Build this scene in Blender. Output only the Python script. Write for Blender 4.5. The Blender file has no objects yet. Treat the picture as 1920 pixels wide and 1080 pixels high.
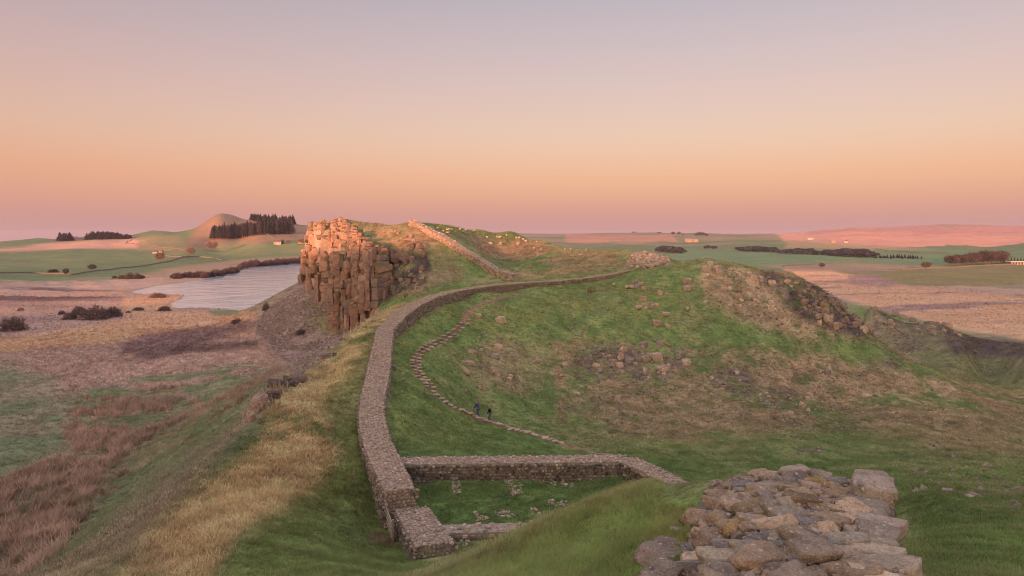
import bpy, bmesh, math, random
import numpy as np
from mathutils import Vector, Matrix
random.seed(7); RNG = np.random.default_rng(7)
SC = bpy.context.scene
COL = SC.collection
R = math.radians

# ------------------------------------------------------------------ camera, sky, sun, exposure
HC = 35.0                                   # eye height above the lough (lake level is z = 0)
FPX, PITCH = 1280.0, math.atan(95 / 1280)   # focal length in px of a 1920 px wide frame, downward pitch
cam_d = bpy.data.cameras.new('camera'); cam = bpy.data.objects.new('camera', cam_d); COL.objects.link(cam)
cam_d.lens = 24.0; cam_d.sensor_width = 36.0; cam_d.clip_end = 40000; cam_d.clip_start = 0.1
cam.location = (0, 0, HC); cam.rotation_euler = (math.pi / 2 - PITCH, 0, 0)
SC.camera = cam

SUN_EL, SUN_AZ = R(4.0), R(200)             # low in the west, behind the camera and a little to its left
world = bpy.data.worlds.new('World'); SC.world = world; world.use_nodes = True
nt = world.node_tree; nt.nodes.clear()
def N(tree, kind, **kw):
    n = tree.nodes.new(kind)
    for k, v in kw.items(): setattr(n, k, v)
    return n
sky = N(nt, 'ShaderNodeTexSky', sky_type='NISHITA', sun_disc=False, sun_elevation=SUN_EL, sun_rotation=SUN_AZ, dust_density=4.0)
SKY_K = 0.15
HAZE = 0.000055
def s2l(c):
    return tuple(((v / 255 + .055) / 1.055) ** 2.4 if v > 10 else v / 255 / 12.92 for v in c)
geo = N(nt, 'ShaderNodeNewGeometry'); sep = N(nt, 'ShaderNodeSeparateXYZ'); nt.links.new(geo.outputs['Incoming'], sep.inputs[0])
mul = N(nt, 'ShaderNodeMath', operation='MULTIPLY'); mul.inputs[1].default_value = -1; nt.links.new(sep.outputs[2], mul.inputs[0])
ramp = N(nt, 'ShaderNodeValToRGB'); nt.links.new(mul.outputs[0], ramp.inputs[0]); ramp.color_ramp.interpolation = 'LINEAR'
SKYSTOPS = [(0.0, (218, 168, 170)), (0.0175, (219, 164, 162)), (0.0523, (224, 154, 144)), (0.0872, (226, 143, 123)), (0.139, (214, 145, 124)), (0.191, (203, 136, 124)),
            (0.259, (184, 128, 125)), (0.326, (162, 121, 123)), (0.454, (168, 137, 142)), (0.643, (202, 184, 191)), (0.866, (220, 206, 216)), (1.0, (222, 210, 220))]  # upper stops, above the view, brightened to add fill light on the ground
els = ramp.color_ramp.elements
while len(els) < len(SKYSTOPS): els.new(0.5)
for e, (p, c) in zip(els, SKYSTOPS): e.position = p; e.color = (*s2l(c), 1)
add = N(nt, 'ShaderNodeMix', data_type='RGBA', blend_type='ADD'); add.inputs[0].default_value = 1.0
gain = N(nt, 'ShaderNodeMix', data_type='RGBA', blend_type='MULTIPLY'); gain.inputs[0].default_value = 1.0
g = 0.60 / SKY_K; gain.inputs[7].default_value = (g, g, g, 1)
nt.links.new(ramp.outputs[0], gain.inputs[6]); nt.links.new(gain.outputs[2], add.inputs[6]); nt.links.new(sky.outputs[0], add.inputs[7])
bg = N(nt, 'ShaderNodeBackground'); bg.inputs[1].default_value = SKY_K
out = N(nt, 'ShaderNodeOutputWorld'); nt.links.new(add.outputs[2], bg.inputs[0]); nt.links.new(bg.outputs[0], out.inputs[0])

sun_d = bpy.data.lights.new('sun', 'SUN'); sun = bpy.data.objects.new('sun', sun_d); COL.objects.link(sun)
sun_d.energy = 5.0; sun_d.angle = R(1.5); sun_d.color = (1.0, 0.40, 0.22)
sun_dir = Vector((math.sin(SUN_AZ) * math.cos(SUN_EL), math.cos(SUN_AZ) * math.cos(SUN_EL), math.sin(SUN_EL)))
sun.rotation_euler = sun_dir.to_track_quat('Z', 'Y').to_euler()

SC.view_settings.view_transform = 'Standard'; SC.view_settings.look = 'None'
SC.view_settings.exposure = 0.4; SC.view_settings.gamma = 1.0; SC.view_settings.use_curve_mapping = False
SC.render.engine = 'CYCLES'
SC.cycles.use_denoising = True; SC.cycles.use_adaptive_sampling = False; SC.cycles.filter_width = 1.0; SC.cycles.max_bounces = 5; SC.cycles.diffuse_bounces = 2; SC.cycles.volume_bounces = 0
SC.cycles.transparent_max_bounces = 6; SC.cycles.caustics_reflective = False; SC.cycles.caustics_refractive = False

# ------------------------------------------------------------------ helpers
def tag(o, label=None, cat=None, group=None, kind=None):
    if label: o['label'] = label
    if cat: o['category'] = cat
    if group: o['group'] = group
    if kind: o['kind'] = kind
    return o
def ray(px, py):
    px = np.asarray(px, float); py = np.asarray(py, float)
    u = (px - 960) / FPX; v = (540 - py) / FPX
    dy = math.cos(PITCH) + v * math.sin(PITCH); dz = v * math.cos(PITCH) - math.sin(PITCH)
    return u / dy, dz / dy
def at(px, py, Y):
    dx, dz = ray(px, py); return np.stack([dx * Y, np.ones_like(dx) * Y, HC + dz * Y], -1)
def project(x, y, z):
    zc = z - HC; f = y * math.cos(PITCH) - zc * math.sin(PITCH); up = y * math.sin(PITCH) + zc * math.cos(PITCH)
    f = np.where(f < 0.05, 0.05, f)
    return 960 + FPX * x / f, 540 - FPX * up / f
def smooth(a, b, x):
    t = np.clip((x - a) / (b - a), 0, 1); return t * t * (3 - 2 * t)
def _hash(ix, iy, s):
    h = (ix.astype(np.int64) * 374761393 + iy.astype(np.int64) * 668265263 + s * 974711) & 0x7fffffff
    h = (h ^ (h >> 13)) * 1274126177 & 0x7fffffff
    return ((h ^ (h >> 16)) & 0xffff) / 65535.0
def vnoise(x, y, s=0):
    ix = np.floor(x); iy = np.floor(y); fx = x - ix; fy = y - iy
    fx = fx * fx * (3 - 2 * fx); fy = fy * fy * (3 - 2 * fy)
    a = _hash(ix, iy, s); b = _hash(ix + 1, iy, s); c = _hash(ix, iy + 1, s); d = _hash(ix + 1, iy + 1, s)
    return (a + (b - a) * fx) * (1 - fy) + (c + (d - c) * fx) * fy
def fbm(x, y, scale, octaves=4, s=0, gain=0.5):
    t = 0; amp = 1; tot = 0; k = 1 / scale
    for o in range(octaves):
        c, sn = math.cos(o * 1.3), math.sin(o * 1.3)
        t = t + amp * vnoise((x * c - y * sn) * k + 17.3 * o, (x * sn + y * c) * k - 9.1 * o, s + o); tot += amp; amp *= gain; k *= 2.03
    return t / tot                          # 0..1, mean 0.5
def mesh_obj(name, verts, faces, mat=None, parent=None, smooth_=False):
    me = bpy.data.meshes.new(name); me.from_pydata([tuple(v) for v in verts], [], [tuple(f) for f in faces]); me.update()
    if smooth_: me.polygons.foreach_set('use_smooth', [True] * len(me.polygons))
    if mat: me.materials.append(mat)
    o = bpy.data.objects.new(name, me); COL.objects.link(o)
    if parent: o.parent = parent
    return o
def fast_mesh(name, verts, faces, smooth_=False):
    """verts (n,3) array, faces (m,k) array with k equal corners"""
    me = bpy.data.meshes.new(name); verts = np.ascontiguousarray(verts, np.float32); faces = np.ascontiguousarray(faces, np.int32)
    n, (m, k) = len(verts), faces.shape
    me.vertices.add(n); me.vertices.foreach_set('co', verts.ravel())
    me.loops.add(m * k); me.loops.foreach_set('vertex_index', faces.ravel())
    me.polygons.add(m); me.polygons.foreach_set('loop_start', np.arange(0, m * k, k, dtype=np.int32))
    me.polygons.foreach_set('use_smooth', np.full(m, smooth_, dtype=bool))
    me.update(calc_edges=True)
    return me
def set_col(me, name, cols):
    a = me.attributes.new(name, 'FLOAT_COLOR', 'POINT')
    c = np.ones((len(cols), 4), np.float32); c[:, :3] = cols; a.data.foreach_set('color', c.ravel())
def empty(name, loc=(0, 0, 0), rz=0.0):
    o = bpy.data.objects.new(name, None); COL.objects.link(o); o.location = loc; o.rotation_euler = (0, 0, rz); o.empty_display_size = 0.2
    return o

# ------------------------------------------------------------------ the lie of the land
# near ridge: (px, py, depth) of points on its surface
TP = [(960,1078,8.6),(1150,1078,7.3),(1240,1060,6.9),(1350,1000,7.6),(1370,909,9.8),(1200,910,12.0),(1290,914,12.0),(1100,945,12.2),(1000,988,12.5),(940,1020,12.8),
      (880,1050,13.5),(800,1078,17),(700,1074,25),(560,1078,22),(780,1066,28.5),(400,1078,23),(1050,1030,9.6),(1180,980,9.6),
      (1760,1078,12),(1800,1040,15.5),(1910,1040,15.5),(1900,1078,12),(1800,1000,20),(1910,1000,20),(1750,930,32),(1880,930,32),(1800,880,46),(1700,862,55),(1900,850,62),(1800,830,72),
      (1800,770,92),(1300,886,48),(1400,872,52),(1500,852,60),(1600,842,65),(1250,872,52),
      (1200,852,58),(1100,835,66),(1000,830,64),(900,820,62),(800,800,58),(765,830,53),(893,785,70),(919,792,69),
      (1000,760,80),(1100,760,84),(1300,790,80),(1500,790,82),(1700,790,82),
      (742,690,70),(762,640,83),(805,600,97),(835,572,106),(900,550,120),(1000,541,135),(1150,523,147),
      (850,680,82),(850,620,97),(920,580,110),(1000,560,122),(1000,620,105),(1000,700,92),(900,720,82),(800,740,68),
      (1150,560,124),(1200,620,112),(1200,700,98),(1300,700,100),(1300,620,115),(1300,560,125),(1320,489,142),(1250,498,146),(1400,520,134),(1480,509,140),(1400,501,141),
      (1500,560,126),(1545,545,132),(1560,600,121),(1600,600,126),(1640,634,121),(1500,640,114),(1400,640,112),(1600,680,110),(1600,740,98),(1750,692,115),(1750,740,104),(1920,738,112),(1920,800,90),(2100,780,115),(2100,860,70),
      (1480,560,165),(1600,650,160),(1720,705,150),(1880,745,150),(1350,560,190),(1250,545,185),
      # left of the great wall down to the brow
      (600,1000,31),(500,1000,28),(400,1000,27),(300,1060,26),(640,900,41),(682,900,42),(560,850,44),(640,800,52),(560,780,51),(650,700,66),(620,700,70),(680,640,79),(700,600,97),(740,577,118),(450,880,40),(360,940,35),(690,960,39),(640,1010,33),(690,1012,34.5),(736,1012,35.2),
      # inside the milecastle
      (800,912,42.6),(1000,905,42.6),(1150,892,43.2),(900,960,38),(1050,945,38),(860,1010,33.6),(1150,930,39.6),(950,1005,33.6),
      # gap before the crag, crag top, the green hill with sheep
      (780,565,150),(760,560,170),(735,545,182),(720,520,190),(700,470,208),(705,435,225),(700,420,240),(640,414,268),(650,413,262),(600,422,285),(610,426,275),(660,418,248),(750,421,235),(780,424,222),
      (760,470,200),(800,500,188),(850,530,176),(900,528,178),(930,522,178),(820,480,196),(830,450,208),(870,474,199),(905,497,190),(840,426,270),(900,432,278),(960,441,284),(1035,465,275),
      (950,480,225),(900,460,235),(980,500,195),(1020,515,180),(1100,492,180),(1050,474,210),(1110,469,208),(1180,471,195),(1210,474,172),(1170,500,165),(1250,492,170),(960,529,172),
      # the side valley on the right
      (1625,580,235),(1750,605,218),(1900,645,195),(1700,657,200),(1850,705,172),(1725,662,188),(1800,640,172),(1920,655,165),(1800,690,150),(1900,722,140),(1640,625,215),(1780,630,205)]
# the ground where the photograph does not look, in plan (x, y, height above the eye)
TQ = [(0,0,-2.5),(-6,3,-3.0),(6,2,-3.6),(2.2,6.2,-3.5),(3.0,9.3,-4.0),(4.1,6.3,-4.7),(4.9,8.6,-5.1),(5.2,10.5,-5.6),(9,6,-5.2),(6,4,-4.6),(-12,0,-6),(-14,14,-8.5),(0,-15,-1.5),(15,-15,-4),(-15,-20,-5),(40,-20,-12),(40,10,-14),(60,40,-19),(60,0,-18),
      (0,-60,3),(-40,-100,12),(-70,-165,22.5),(-160,-170,21.5),(-280,-170,21.5),(-420,-170,20),(20,-165,20),(110,-165,16),(250,-170,9),(-70,-260,6),(100,-300,0),(-300,-320,4),(-100,-500,-30),(100,-500,-30),
      (6,22,-10.2),(0,22,-10.8),(10,30,-13),(4,30,-13.6),(14,38,-15),(-6,22,-11),(10,20,-9.4),(18,30,-13),(11,43,-15.6),(9,47,-16.3),(0,48,-16.2),(-4.5,47,-15.6),(4,36,-15.3),
      (-30,150,-21),(-40,180,-21),(60,200,-32),(120,240,-48),(200,200,-55),(250,100,-50),(180,330,-60),(0,360,-40),(-60,380,-25),(60,330,-40),(120,60,-26),(140,100,-30),(200,0,-40)]
# the brow of the scarp on the north (left) side: px, py, depth, height of bare crag, slope below
EL = [((-900,-120),2,.5),((-300,-95),2,.5),((-60,-75),2,.5),((-18,-50),2,.55),((-13,0),2,.55),((240,1080,27),.5,.52),((330,960,35),.6,.55),((400,885,42),.8,.58),((490,800,53),2.0,.62),((520,750,60),2.4,.62),((560,700,68),2.2,.62),((615,650,78),1.8,.60),
      ((690,603,98),.8,.55),((742,578,118),.8,.5),((752,566,140),.5,.5),((730,570,165),3,.5),((695,545,183),13,.52),((660,500,205),19,.52),((625,480,232),20,.52),((588,470,268),20,.52),((572,470,300),20,.5),((560,470,340),18,.5),((500,470,600),10,.5)]
Epts = np.array([(e[0] if len(e[0]) == 2 else tuple(at(*e[0])[:2])) for e in EL], float)
Ecl = np.array([e[1] for e in EL]); Esl = np.array([e[2] for e in EL])
# plain, lough, far fields and fells: (px, py, height above the eye, depth)
def flat(px, py, z):
    dx, dz = ray(px, py); return (px, py, z / dz)
PP = [flat(*a) for a in [(0,1080,-29),(-300,1080,-28),(150,1080,-28),(0,900,-31),(200,950,-29.5),(0,760,-33),(300,850,-31.5),(300,750,-33),(450,750,-31),(100,640,-34),(400,640,-34),(480,680,-32),(300,600,-34.3),(0,600,-34),(470,600,-34),(0,560,-34),(200,540,-34.2),(220,560,-34.3),
      (0,535,-34),(240,530,-34.4),(350,530,-34.4),(560,497,-34.6),(420,505,-34.4),(-300,600,-33),(-300,540,-33),
      (1500,508,-35),(1580,516,-36),(1700,550,-36),(1600,550,-36.5),(1920,600,-36),(1900,560,-35),(1750,590,-37),(2200,600,-36),(1650,600,-39),(1850,560,-35.6)]]
PP += [(100,505,800),(100,480,1100),(100,462,1500),(0,455,2000),(70,448,2200),(180,448,1950),(240,452,1700),(0,490,950),(250,490,1000),(300,476,1150),(400,482,1080),(520,478,1080),(560,462,1250),(520,458,1300),(440,452,1420),
       (400,455,1400),(380,428,1550),(410,403,1650),(440,407,1680),(480,416,1600),(540,420,1650),(590,427,1750),(560,436,1500),(300,441,1650),(285,434,2700),(250,444,1900),(340,450,1400),(-300,450,2000),(-300,490,900),(450,430,1560),(350,438,1600),
       (0,470,3000),(200,470,3200),(410,460,2400),(600,460,2600),(800,450,3000),
       (1500,497,900),(1650,497,900),(1300,488,1000),(1500,480,1150),(1600,484,1100),(1900,505,760),(1750,500,820),(1900,478,1150),(1500,470,1500),(1300,470,1500),(1100,462,1900),(1300,455,2200),(1200,448,2700),(1320,440,2900),(1150,440,3100),(1250,440,2900),
       (1500,448,2400),(1420,441,3000),(1540,433,2900),(1600,427,2900),(1700,426,2950),(1800,422,2900),(1850,425,3000),(1920,426,2900),(1700,452,2100),(1850,462,1800),(1600,458,1900),(2200,429,2900),(2200,470,1500),
       (1050,441,5200),(960,438,7600),(1100,438,7400),(860,440,7000),(1200,437,4200),(1450,440,5200),(1860,432,7600),(1920,431,7600),(1600,440,6000),(0,455,7500),(300,455,7500),(560,452,7500),(1300,442,7500)]
PQ = [(-300,0,-30),(-100,-50,-28),(-700,-100,-30),(-700,400,-31),(300,0,-40),(600,100,-38),(0,-400,-35),(-400,-500,-32),(400,-500,-40),(0,-1500,-60),(-1500,-800,-60),(1500,-800,-60),(-2500,0,-40),(2500,0,-40),(-20,60,-32),(20,130,-36),(60,260,-38),(0,450,-36),(-60,250,-33),(150,200,-42),(100,600,-36),(-4000,2500,-60),(4000,2500,-60),(-100,400,-35),(-60,600,-35.5),(-200,700,-35.5)]
def qcoord(x, y):
    r = np.hypot(x, y) + 1e-6; rho = np.log1p(r / 4.0); return np.stack([rho * x / r, rho * y / r], -1)
class RBF:
    def __init__(s, pts3, c=0.035):
        p = np.asarray(pts3, float); s.q = qcoord(p[:, 0], p[:, 1]); s.c2 = c * c
        A = np.sqrt(((s.q[:, None] - s.q[None]) ** 2).sum(-1) + s.c2); n = len(p)
        M = np.zeros((n + 1, n + 1)); M[:n, :n] = A - 2e-3 * np.eye(n); M[:n, n] = 1; M[n, :n] = 1
        sol = np.linalg.solve(M, np.append(p[:, 2], 0)); s.w = sol[:n].astype(np.float32); s.m = sol[n]
        s.q32 = s.q.astype(np.float32)
    def __call__(s, x, y):
        q = qcoord(x, y).astype(np.float32); o = np.empty(len(q))
        for i in range(0, len(q), 20000):
            d = q[i:i + 20000]
            D = np.sqrt((d[:, 0:1] - s.q32[:, 0]) ** 2 + (d[:, 1:2] - s.q32[:, 1]) ** 2 + s.c2); o[i:i + 20000] = D @ s.w
        return o + s.m
def _abs(P): return [(lambda v: (v[0], v[1], v[2] - HC))(at(*p)) for p in P]
RT = RBF(_abs(TP) + TQ); RP = RBF(_abs(PP) + PQ, .05)
def seg_near(x, y, P):
    best = np.full(x.shape, 1e18); bi = np.zeros(x.shape, int); bt = np.zeros(x.shape); sg = np.zeros(x.shape)
    for i in range(len(P) - 1):
        a, b = P[i], P[i + 1]; d = b - a; L2 = d @ d
        t = np.clip(((x - a[0]) * d[0] + (y - a[1]) * d[1]) / L2, 0, 1)
        ex = x - a[0] - t * d[0]; ey = y - a[1] - t * d[1]; D = ex * ex + ey * ey
        m = D < best; best = np.where(m, D, best); bi = np.where(m, i, bi); bt = np.where(m, t, bt)
        sg = np.where(m, np.sign(d[0] * ey - d[1] * ex), sg)
    return np.sqrt(best), bi, bt, sg
# the lough: shore outline in pixels, laid on the water level
LAKE_PX = [(243,547),(290,537),(380,525),(430,514),(463,501),(520,497),(577,494),(650,491),(760,489),(800,500),(700,545),(575,555),(520,570),(487,580),(465,585),(447,582),(400,579),(322,578),(318,570),(340,560),(347,553),(300,551),(255,551)]
LAKE = np.array([at(px, py, -HC / ray(px, py)[1])[:2] for px, py in LAKE_PX])
def sd_poly(x, y, P):
    """signed distance, negative inside"""
    d = np.full(x.shape, 1e18); ins = np.zeros(x.shape, bool); n = len(P)
    for i in range(n):
        a = P[i]; b = P[(i + 1) % n]; e0, e1 = b[0] - a[0], b[1] - a[1]; L2 = e0 * e0 + e1 * e1 + 1e-12
        t = np.clip(((x - a[0]) * e0 + (y - a[1]) * e1) / L2, 0, 1)
        d = np.minimum(d, (x - a[0] - t * e0) ** 2 + (y - a[1] - t * e1) ** 2)
        c = ((a[1] > y) != (b[1] > y)) & (x < e0 * (y - a[1]) / ((b[1] - a[1]) + 1e-12) + a[0]); ins ^= c
    return np.where(ins, -1, 1) * np.sqrt(d)
SHELF = np.array([(-5.9,33.2),(8.6,33.2),(8.6,39.5),(7.2,43.4),(-5.9,43.0)])   # level lawn inside the milecastle
def height(x, y, rough=True):
    x = np.asarray(x, float).ravel(); y = np.asarray(y, float).ravel(); r = np.hypot(x, y)
    P = RP(x, y); sel = (r < 480); z = P.copy(); rd = np.zeros_like(x)
    if sel.any():
        xs, ys = x[sel], y[sel]
        D, i, t, sg = seg_near(xs, ys, Epts)
        wob = (fbm(xs, ys, 9, 3, 5) - .5) * np.clip(ys * .05, 0.4, 5) * (1 - .75 * smooth(150, 180, ys))
        s = D * sg + wob * smooth(12, 0, D); outm = s > 0
        T = RT(xs, ys)
        nx = Epts[i, 0] + t * (Epts[i + 1, 0] - Epts[i, 0]); ny = Epts[i, 1] + t * (Epts[i + 1, 1] - Epts[i, 1])
        if outm.any():
            To = RT(nx[outm], ny[outm]); so = s[outm]; w = smooth(0, 3, so)
            cl = Ecl[i[outm]] * (1 - t[outm]) + Ecl[i[outm] + 1] * t[outm]; sl = Esl[i[outm]] * (1 - t[outm]) + Esl[i[outm] + 1] * t[outm]
            T[outm] = np.minimum(T[outm], To) * (1 - w) + To * w - cl * smooth(0, 2.6, so) - sl * so
        T = T - smooth(330, 460, np.hypot(xs, ys)) * 90
        k = 0.6 + 0.008 * np.hypot(xs, ys); p = P[sel]; h = np.clip(.5 + .5 * (T - p) / k, 0, 1)
        z[sel] = p * (1 - h) + T * h + k * h * (1 - h); rd[sel] = h
    if rough:
        amp = np.clip(r * .009, .05, .9) * (.35 + .65 * rd)
        amp = np.where(r > 500, np.clip(r * .0035, 1.2, 9), amp)
        lawn = smooth(-1.0, 1.5, sd_poly(x, y, SHELF)) if sel.any() else 1
        sc = np.where(r > 500, 1, 1)
        z = z + amp * lawn * ((fbm(x, y, 11, 4, 1) - .5) * 1.3) * (r < 700) + (fbm(x, y, 160, 4, 2) - .5) * np.where(r > 250, np.clip((r - 250) * .012, 0, 16), 0)
        z = z + lawn * (fbm(x, y, 1.3, 2, 3) - .5) * np.clip(r * .0055, .03, .35) * (r < 260)
    la = sd_poly(x, y, LAKE)
    near = r < 1600
    z = np.where(near & (la < 60), (-HC + .25) * smooth(50, 5, la) + z * (1 - smooth(50, 5, la)), z)
    z = np.where(near, np.where(la < 0, -HC - .5 - np.clip(-la * .05, 0, 2), z), z)
    return z + HC
def lift(px, py, lo=3.0, hi=6500.0, n=900):
    """where the sight line through a pixel first meets the ground"""
    px = np.atleast_1d(np.asarray(px, float)); py = np.atleast_1d(np.asarray(py, float)); dx, dz = ray(px, py)
    Y = np.exp(np.linspace(math.log(lo), math.log(hi), n))
    X = dx[:, None] * Y; Z = HC + dz[:, None] * Y; YY = np.broadcast_to(Y, X.shape)
    H = gsample(X.ravel(), YY.ravel()).reshape(X.shape); below = Z < H
    k = below.argmax(1); k = np.where(below.any(1), np.maximum(k, 1), n - 1); ii = np.arange(len(px))
    f1 = Z[ii, k] - H[ii, k]; f0 = Z[ii, k - 1] - H[ii, k - 1]; t = np.clip(f0 / (f0 - f1 + 1e-9), 0, 1)
    Yh = Y[k - 1] + t * (Y[k] - Y[k - 1]); return np.stack([dx * Yh, Yh, gsample(dx * Yh, Yh)], -1)
# polar grid: fine in front, coarse behind; rings spaced by a constant ratio
AZ = np.concatenate([np.linspace(-180, -62, 30)[:-1], np.linspace(-62, -41, 60)[:-1], np.linspace(-41, 41, 840), np.linspace(41, 62, 60)[1:], np.linspace(62, 180, 30)[1:]]) * math.pi / 180
LR = np.linspace(math.log(1.2), math.log(9500), 720)
AA, LL = np.meshgrid(AZ, LR, indexing='ij'); GR = np.exp(LL); GX = GR * np.sin(AA); GY = GR * np.cos(AA)
GZ = height(GX, GY).reshape(GX.shape)
GZ[-1] = GZ[0]
def gidx(x, y):
    a = np.interp(np.arctan2(x, y), AZ, np.arange(len(AZ))); l = np.clip((np.log(np.hypot(x, y) + 1e-9) - LR[0]) / (LR[1] - LR[0]), 0, len(LR) - 1.001)
    a = np.clip(a, 0, len(AZ) - 1.001); i = a.astype(int); j = l.astype(int); return i, j, a - i, l - j
def gsample(x, y, G=None):
    G = GZ if G is None else G
    i, j, u, v = gidx(np.asarray(x, float), np.asarray(y, float))
    if G.ndim == 3: u = u[:, None]; v = v[:, None]
    return (G[i, j] * (1 - u) + G[i + 1, j] * u) * (1 - v) + (G[i, j + 1] * (1 - u) + G[i + 1, j + 1] * u) * v
def ground(x, y): return float(gsample(np.array([x]), np.array([y]))[0])
# ------------------------------------------------------------------ materials
def new_mat(name):
    m = bpy.data.materials.new(name); m.use_nodes = True; t = m.node_tree; t.nodes.clear()
    o = N(t, 'ShaderNodeOutputMaterial'); b = N(t, 'ShaderNodeBsdfPrincipled'); t.links.new(b.outputs[0], o.inputs[0])
    b.inputs['Roughness'].default_value = .9; b.inputs['Specular IOR Level'].default_value = .25
    return m, t, b, o
def nz(t, scale, detail=4, rough=.55, coord=None, kind='ShaderNodeTexNoise'):
    n = N(t, kind); n.inputs['Scale'].default_value = scale
    if kind == 'ShaderNodeTexNoise': n.inputs['Detail'].default_value = detail; n.inputs['Roughness'].default_value = rough
    if coord is not None: t.links.new(coord, n.inputs['Vector'])
    return n
def mapr(t, val, a, b, c, d):
    m = N(t, 'ShaderNodeMapRange'); t.links.new(val, m.inputs[0])
    for i, v in zip((1, 2, 3, 4), (a, b, c, d)): m.inputs[i].default_value = v
    return m.outputs[0]
def mixc(t, fac, a, b, mode='MIX'):
    m = N(t, 'ShaderNodeMix', data_type='RGBA', blend_type=mode)
    for sock, v in ((m.inputs[0], fac), (m.inputs[6], a), (m.inputs[7], b)):
        if hasattr(v, 'is_output'): t.links.new(v, sock)
        elif isinstance(v, (int, float)): sock.default_value = v
        else: sock.default_value = (*v, 1)
    return m.outputs[2]
def grey(t, v):
    c = N(t, 'ShaderNodeCombineColor')
    for i in range(3): t.links.new(v, c.inputs[i])
    return c.outputs[0]
def bump(t, h, dist, strength=1.0, prev=None):
    b = N(t, 'ShaderNodeBump'); b.inputs['Distance'].default_value = dist; b.inputs['Strength'].default_value = strength; t.links.new(h, b.inputs['Height'])
    if prev is not None: t.links.new(prev, b.inputs['Normal'])
    return b.outputs[0]
def flat_mat(name, c, rough=.85, var=.25, scale=3.0):
    m, t, b, o = new_mat(name); g = N(t, 'ShaderNodeNewGeometry'); n = nz(t, scale, 4, .6, g.outputs['Position'])
    t.links.new(mixc(t, 1.0, c, grey(t, mapr(t, n.outputs[0], .25, .75, 1 - var, 1 + var)), 'MULTIPLY'), b.inputs['Base Color']); b.inputs['Roughness'].default_value = rough
    return m
def ground_mat():
    m, t, b, o = new_mat('turf'); g = N(t, 'ShaderNodeNewGeometry'); P = g.outputs['Position']
    a = N(t, 'ShaderNodeAttribute', attribute_name='col')
    n1 = nz(t, 9, 5, .65, P); n2 = nz(t, 1.6, 5, .65, P); n3 = nz(t, .22, 5, .6, P)
    c = mixc(t, 1.0, a.outputs[0], grey(t, mapr(t, n1.outputs[0], .3, .7, .6, 1.4)), 'MULTIPLY')
    c = mixc(t, 1.0, c, grey(t, mapr(t, n2.outputs[0], .3, .7, .62, 1.38)), 'MULTIPLY')
    c = mixc(t, 1.0, c, grey(t, mapr(t, n3.outputs[0], .3, .7, .85, 1.15)), 'MULTIPLY')
    t.links.new(c, b.inputs['Base Color']); b.inputs['Specular IOR Level'].default_value = .1
    t.links.new(bump(t, n1.outputs[0], .12, .8, bump(t, n2.outputs[0], .5, .7, bump(t, n3.outputs[0], 2.0, .5))), b.inputs['Normal'])
    return m
def stone_mat(name, source, scale=1.0, lichen=.5, bump_k=1.0):
    m, t, b, o = new_mat(name); g = N(t, 'ShaderNodeNewGeometry'); P = g.outputs['Position']
    if source == 'object': a = N(t, 'ShaderNodeObjectInfo').outputs['Color']
    else: a = N(t, 'ShaderNodeAttribute', attribute_name='tint').outputs[0]
    n1 = nz(t, 3.2 * scale, 6, .6, P); n2 = nz(t, 14 * scale, 6, .65, P); n3 = nz(t, 55 * scale, 4, .7, P); n4 = nz(t, 5.5 * scale, 5, .7, P)
    c = mixc(t, 1.0, a, grey(t, mapr(t, n1.outputs[0], .3, .7, .68, 1.25)), 'MULTIPLY')
    c = mixc(t, mapr(t, n2.outputs[0], .5, .68, 0, .7), c, mixc(t, 1.0, a, (.55, .5, .52), 'MULTIPLY'))
    c = mixc(t, mapr(t, n4.outputs[0], .58, .66, 0, lichen), c, (.40, .35, .28))
    v = nz(t, 2.3 * scale, 5, .6, P); c = mixc(t, mapr(t, v.outputs[0], .66, .72, 0, lichen * 1.1), c, (.36, .20, .07))
    v2 = nz(t, 4.1 * scale, 5, .65, P); c = mixc(t, mapr(t, v2.outputs[0], .58, .68, 0, .65), c, (.085, .08, .06))
    for sc_, th, cc_ in ((9, .17, (.62, .55, .47)), (23, .20, (.52, .46, .38)), (13, .12, (.50, .27, .09))):
        vo = nz(t, sc_ * scale, coord=P, kind='ShaderNodeTexVoronoi'); gate = nz(t, 1.9 * scale + sc_ * .1, 3, .6, P)
        mk = N(t, 'ShaderNodeMath', operation='MULTIPLY'); t.links.new(mapr(t, vo.outputs['Distance'], th, th + .05, 1, 0), mk.inputs[0]); t.links.new(mapr(t, gate.outputs[0], .42, .52, 0, min(1, lichen * 1.3)), mk.inputs[1]); c = mixc(t, mk.outputs[0], c, cc_)
    c = mixc(t, 1.0, c, grey(t, mapr(t, n3.outputs[0], .3, .7, .70, 1.30)), 'MULTIPLY')
    t.links.new(c, b.inputs['Base Color']); b.inputs['Specular IOR Level'].default_value = .2
    t.links.new(bump(t, n3.outputs[0], .012 / scale, .7 * bump_k, bump(t, n2.outputs[0], .05 / scale, .8 * bump_k, bump(t, n1.outputs[0], .09 / scale, .6 * bump_k))), b.inputs['Normal'])
    return m
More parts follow.
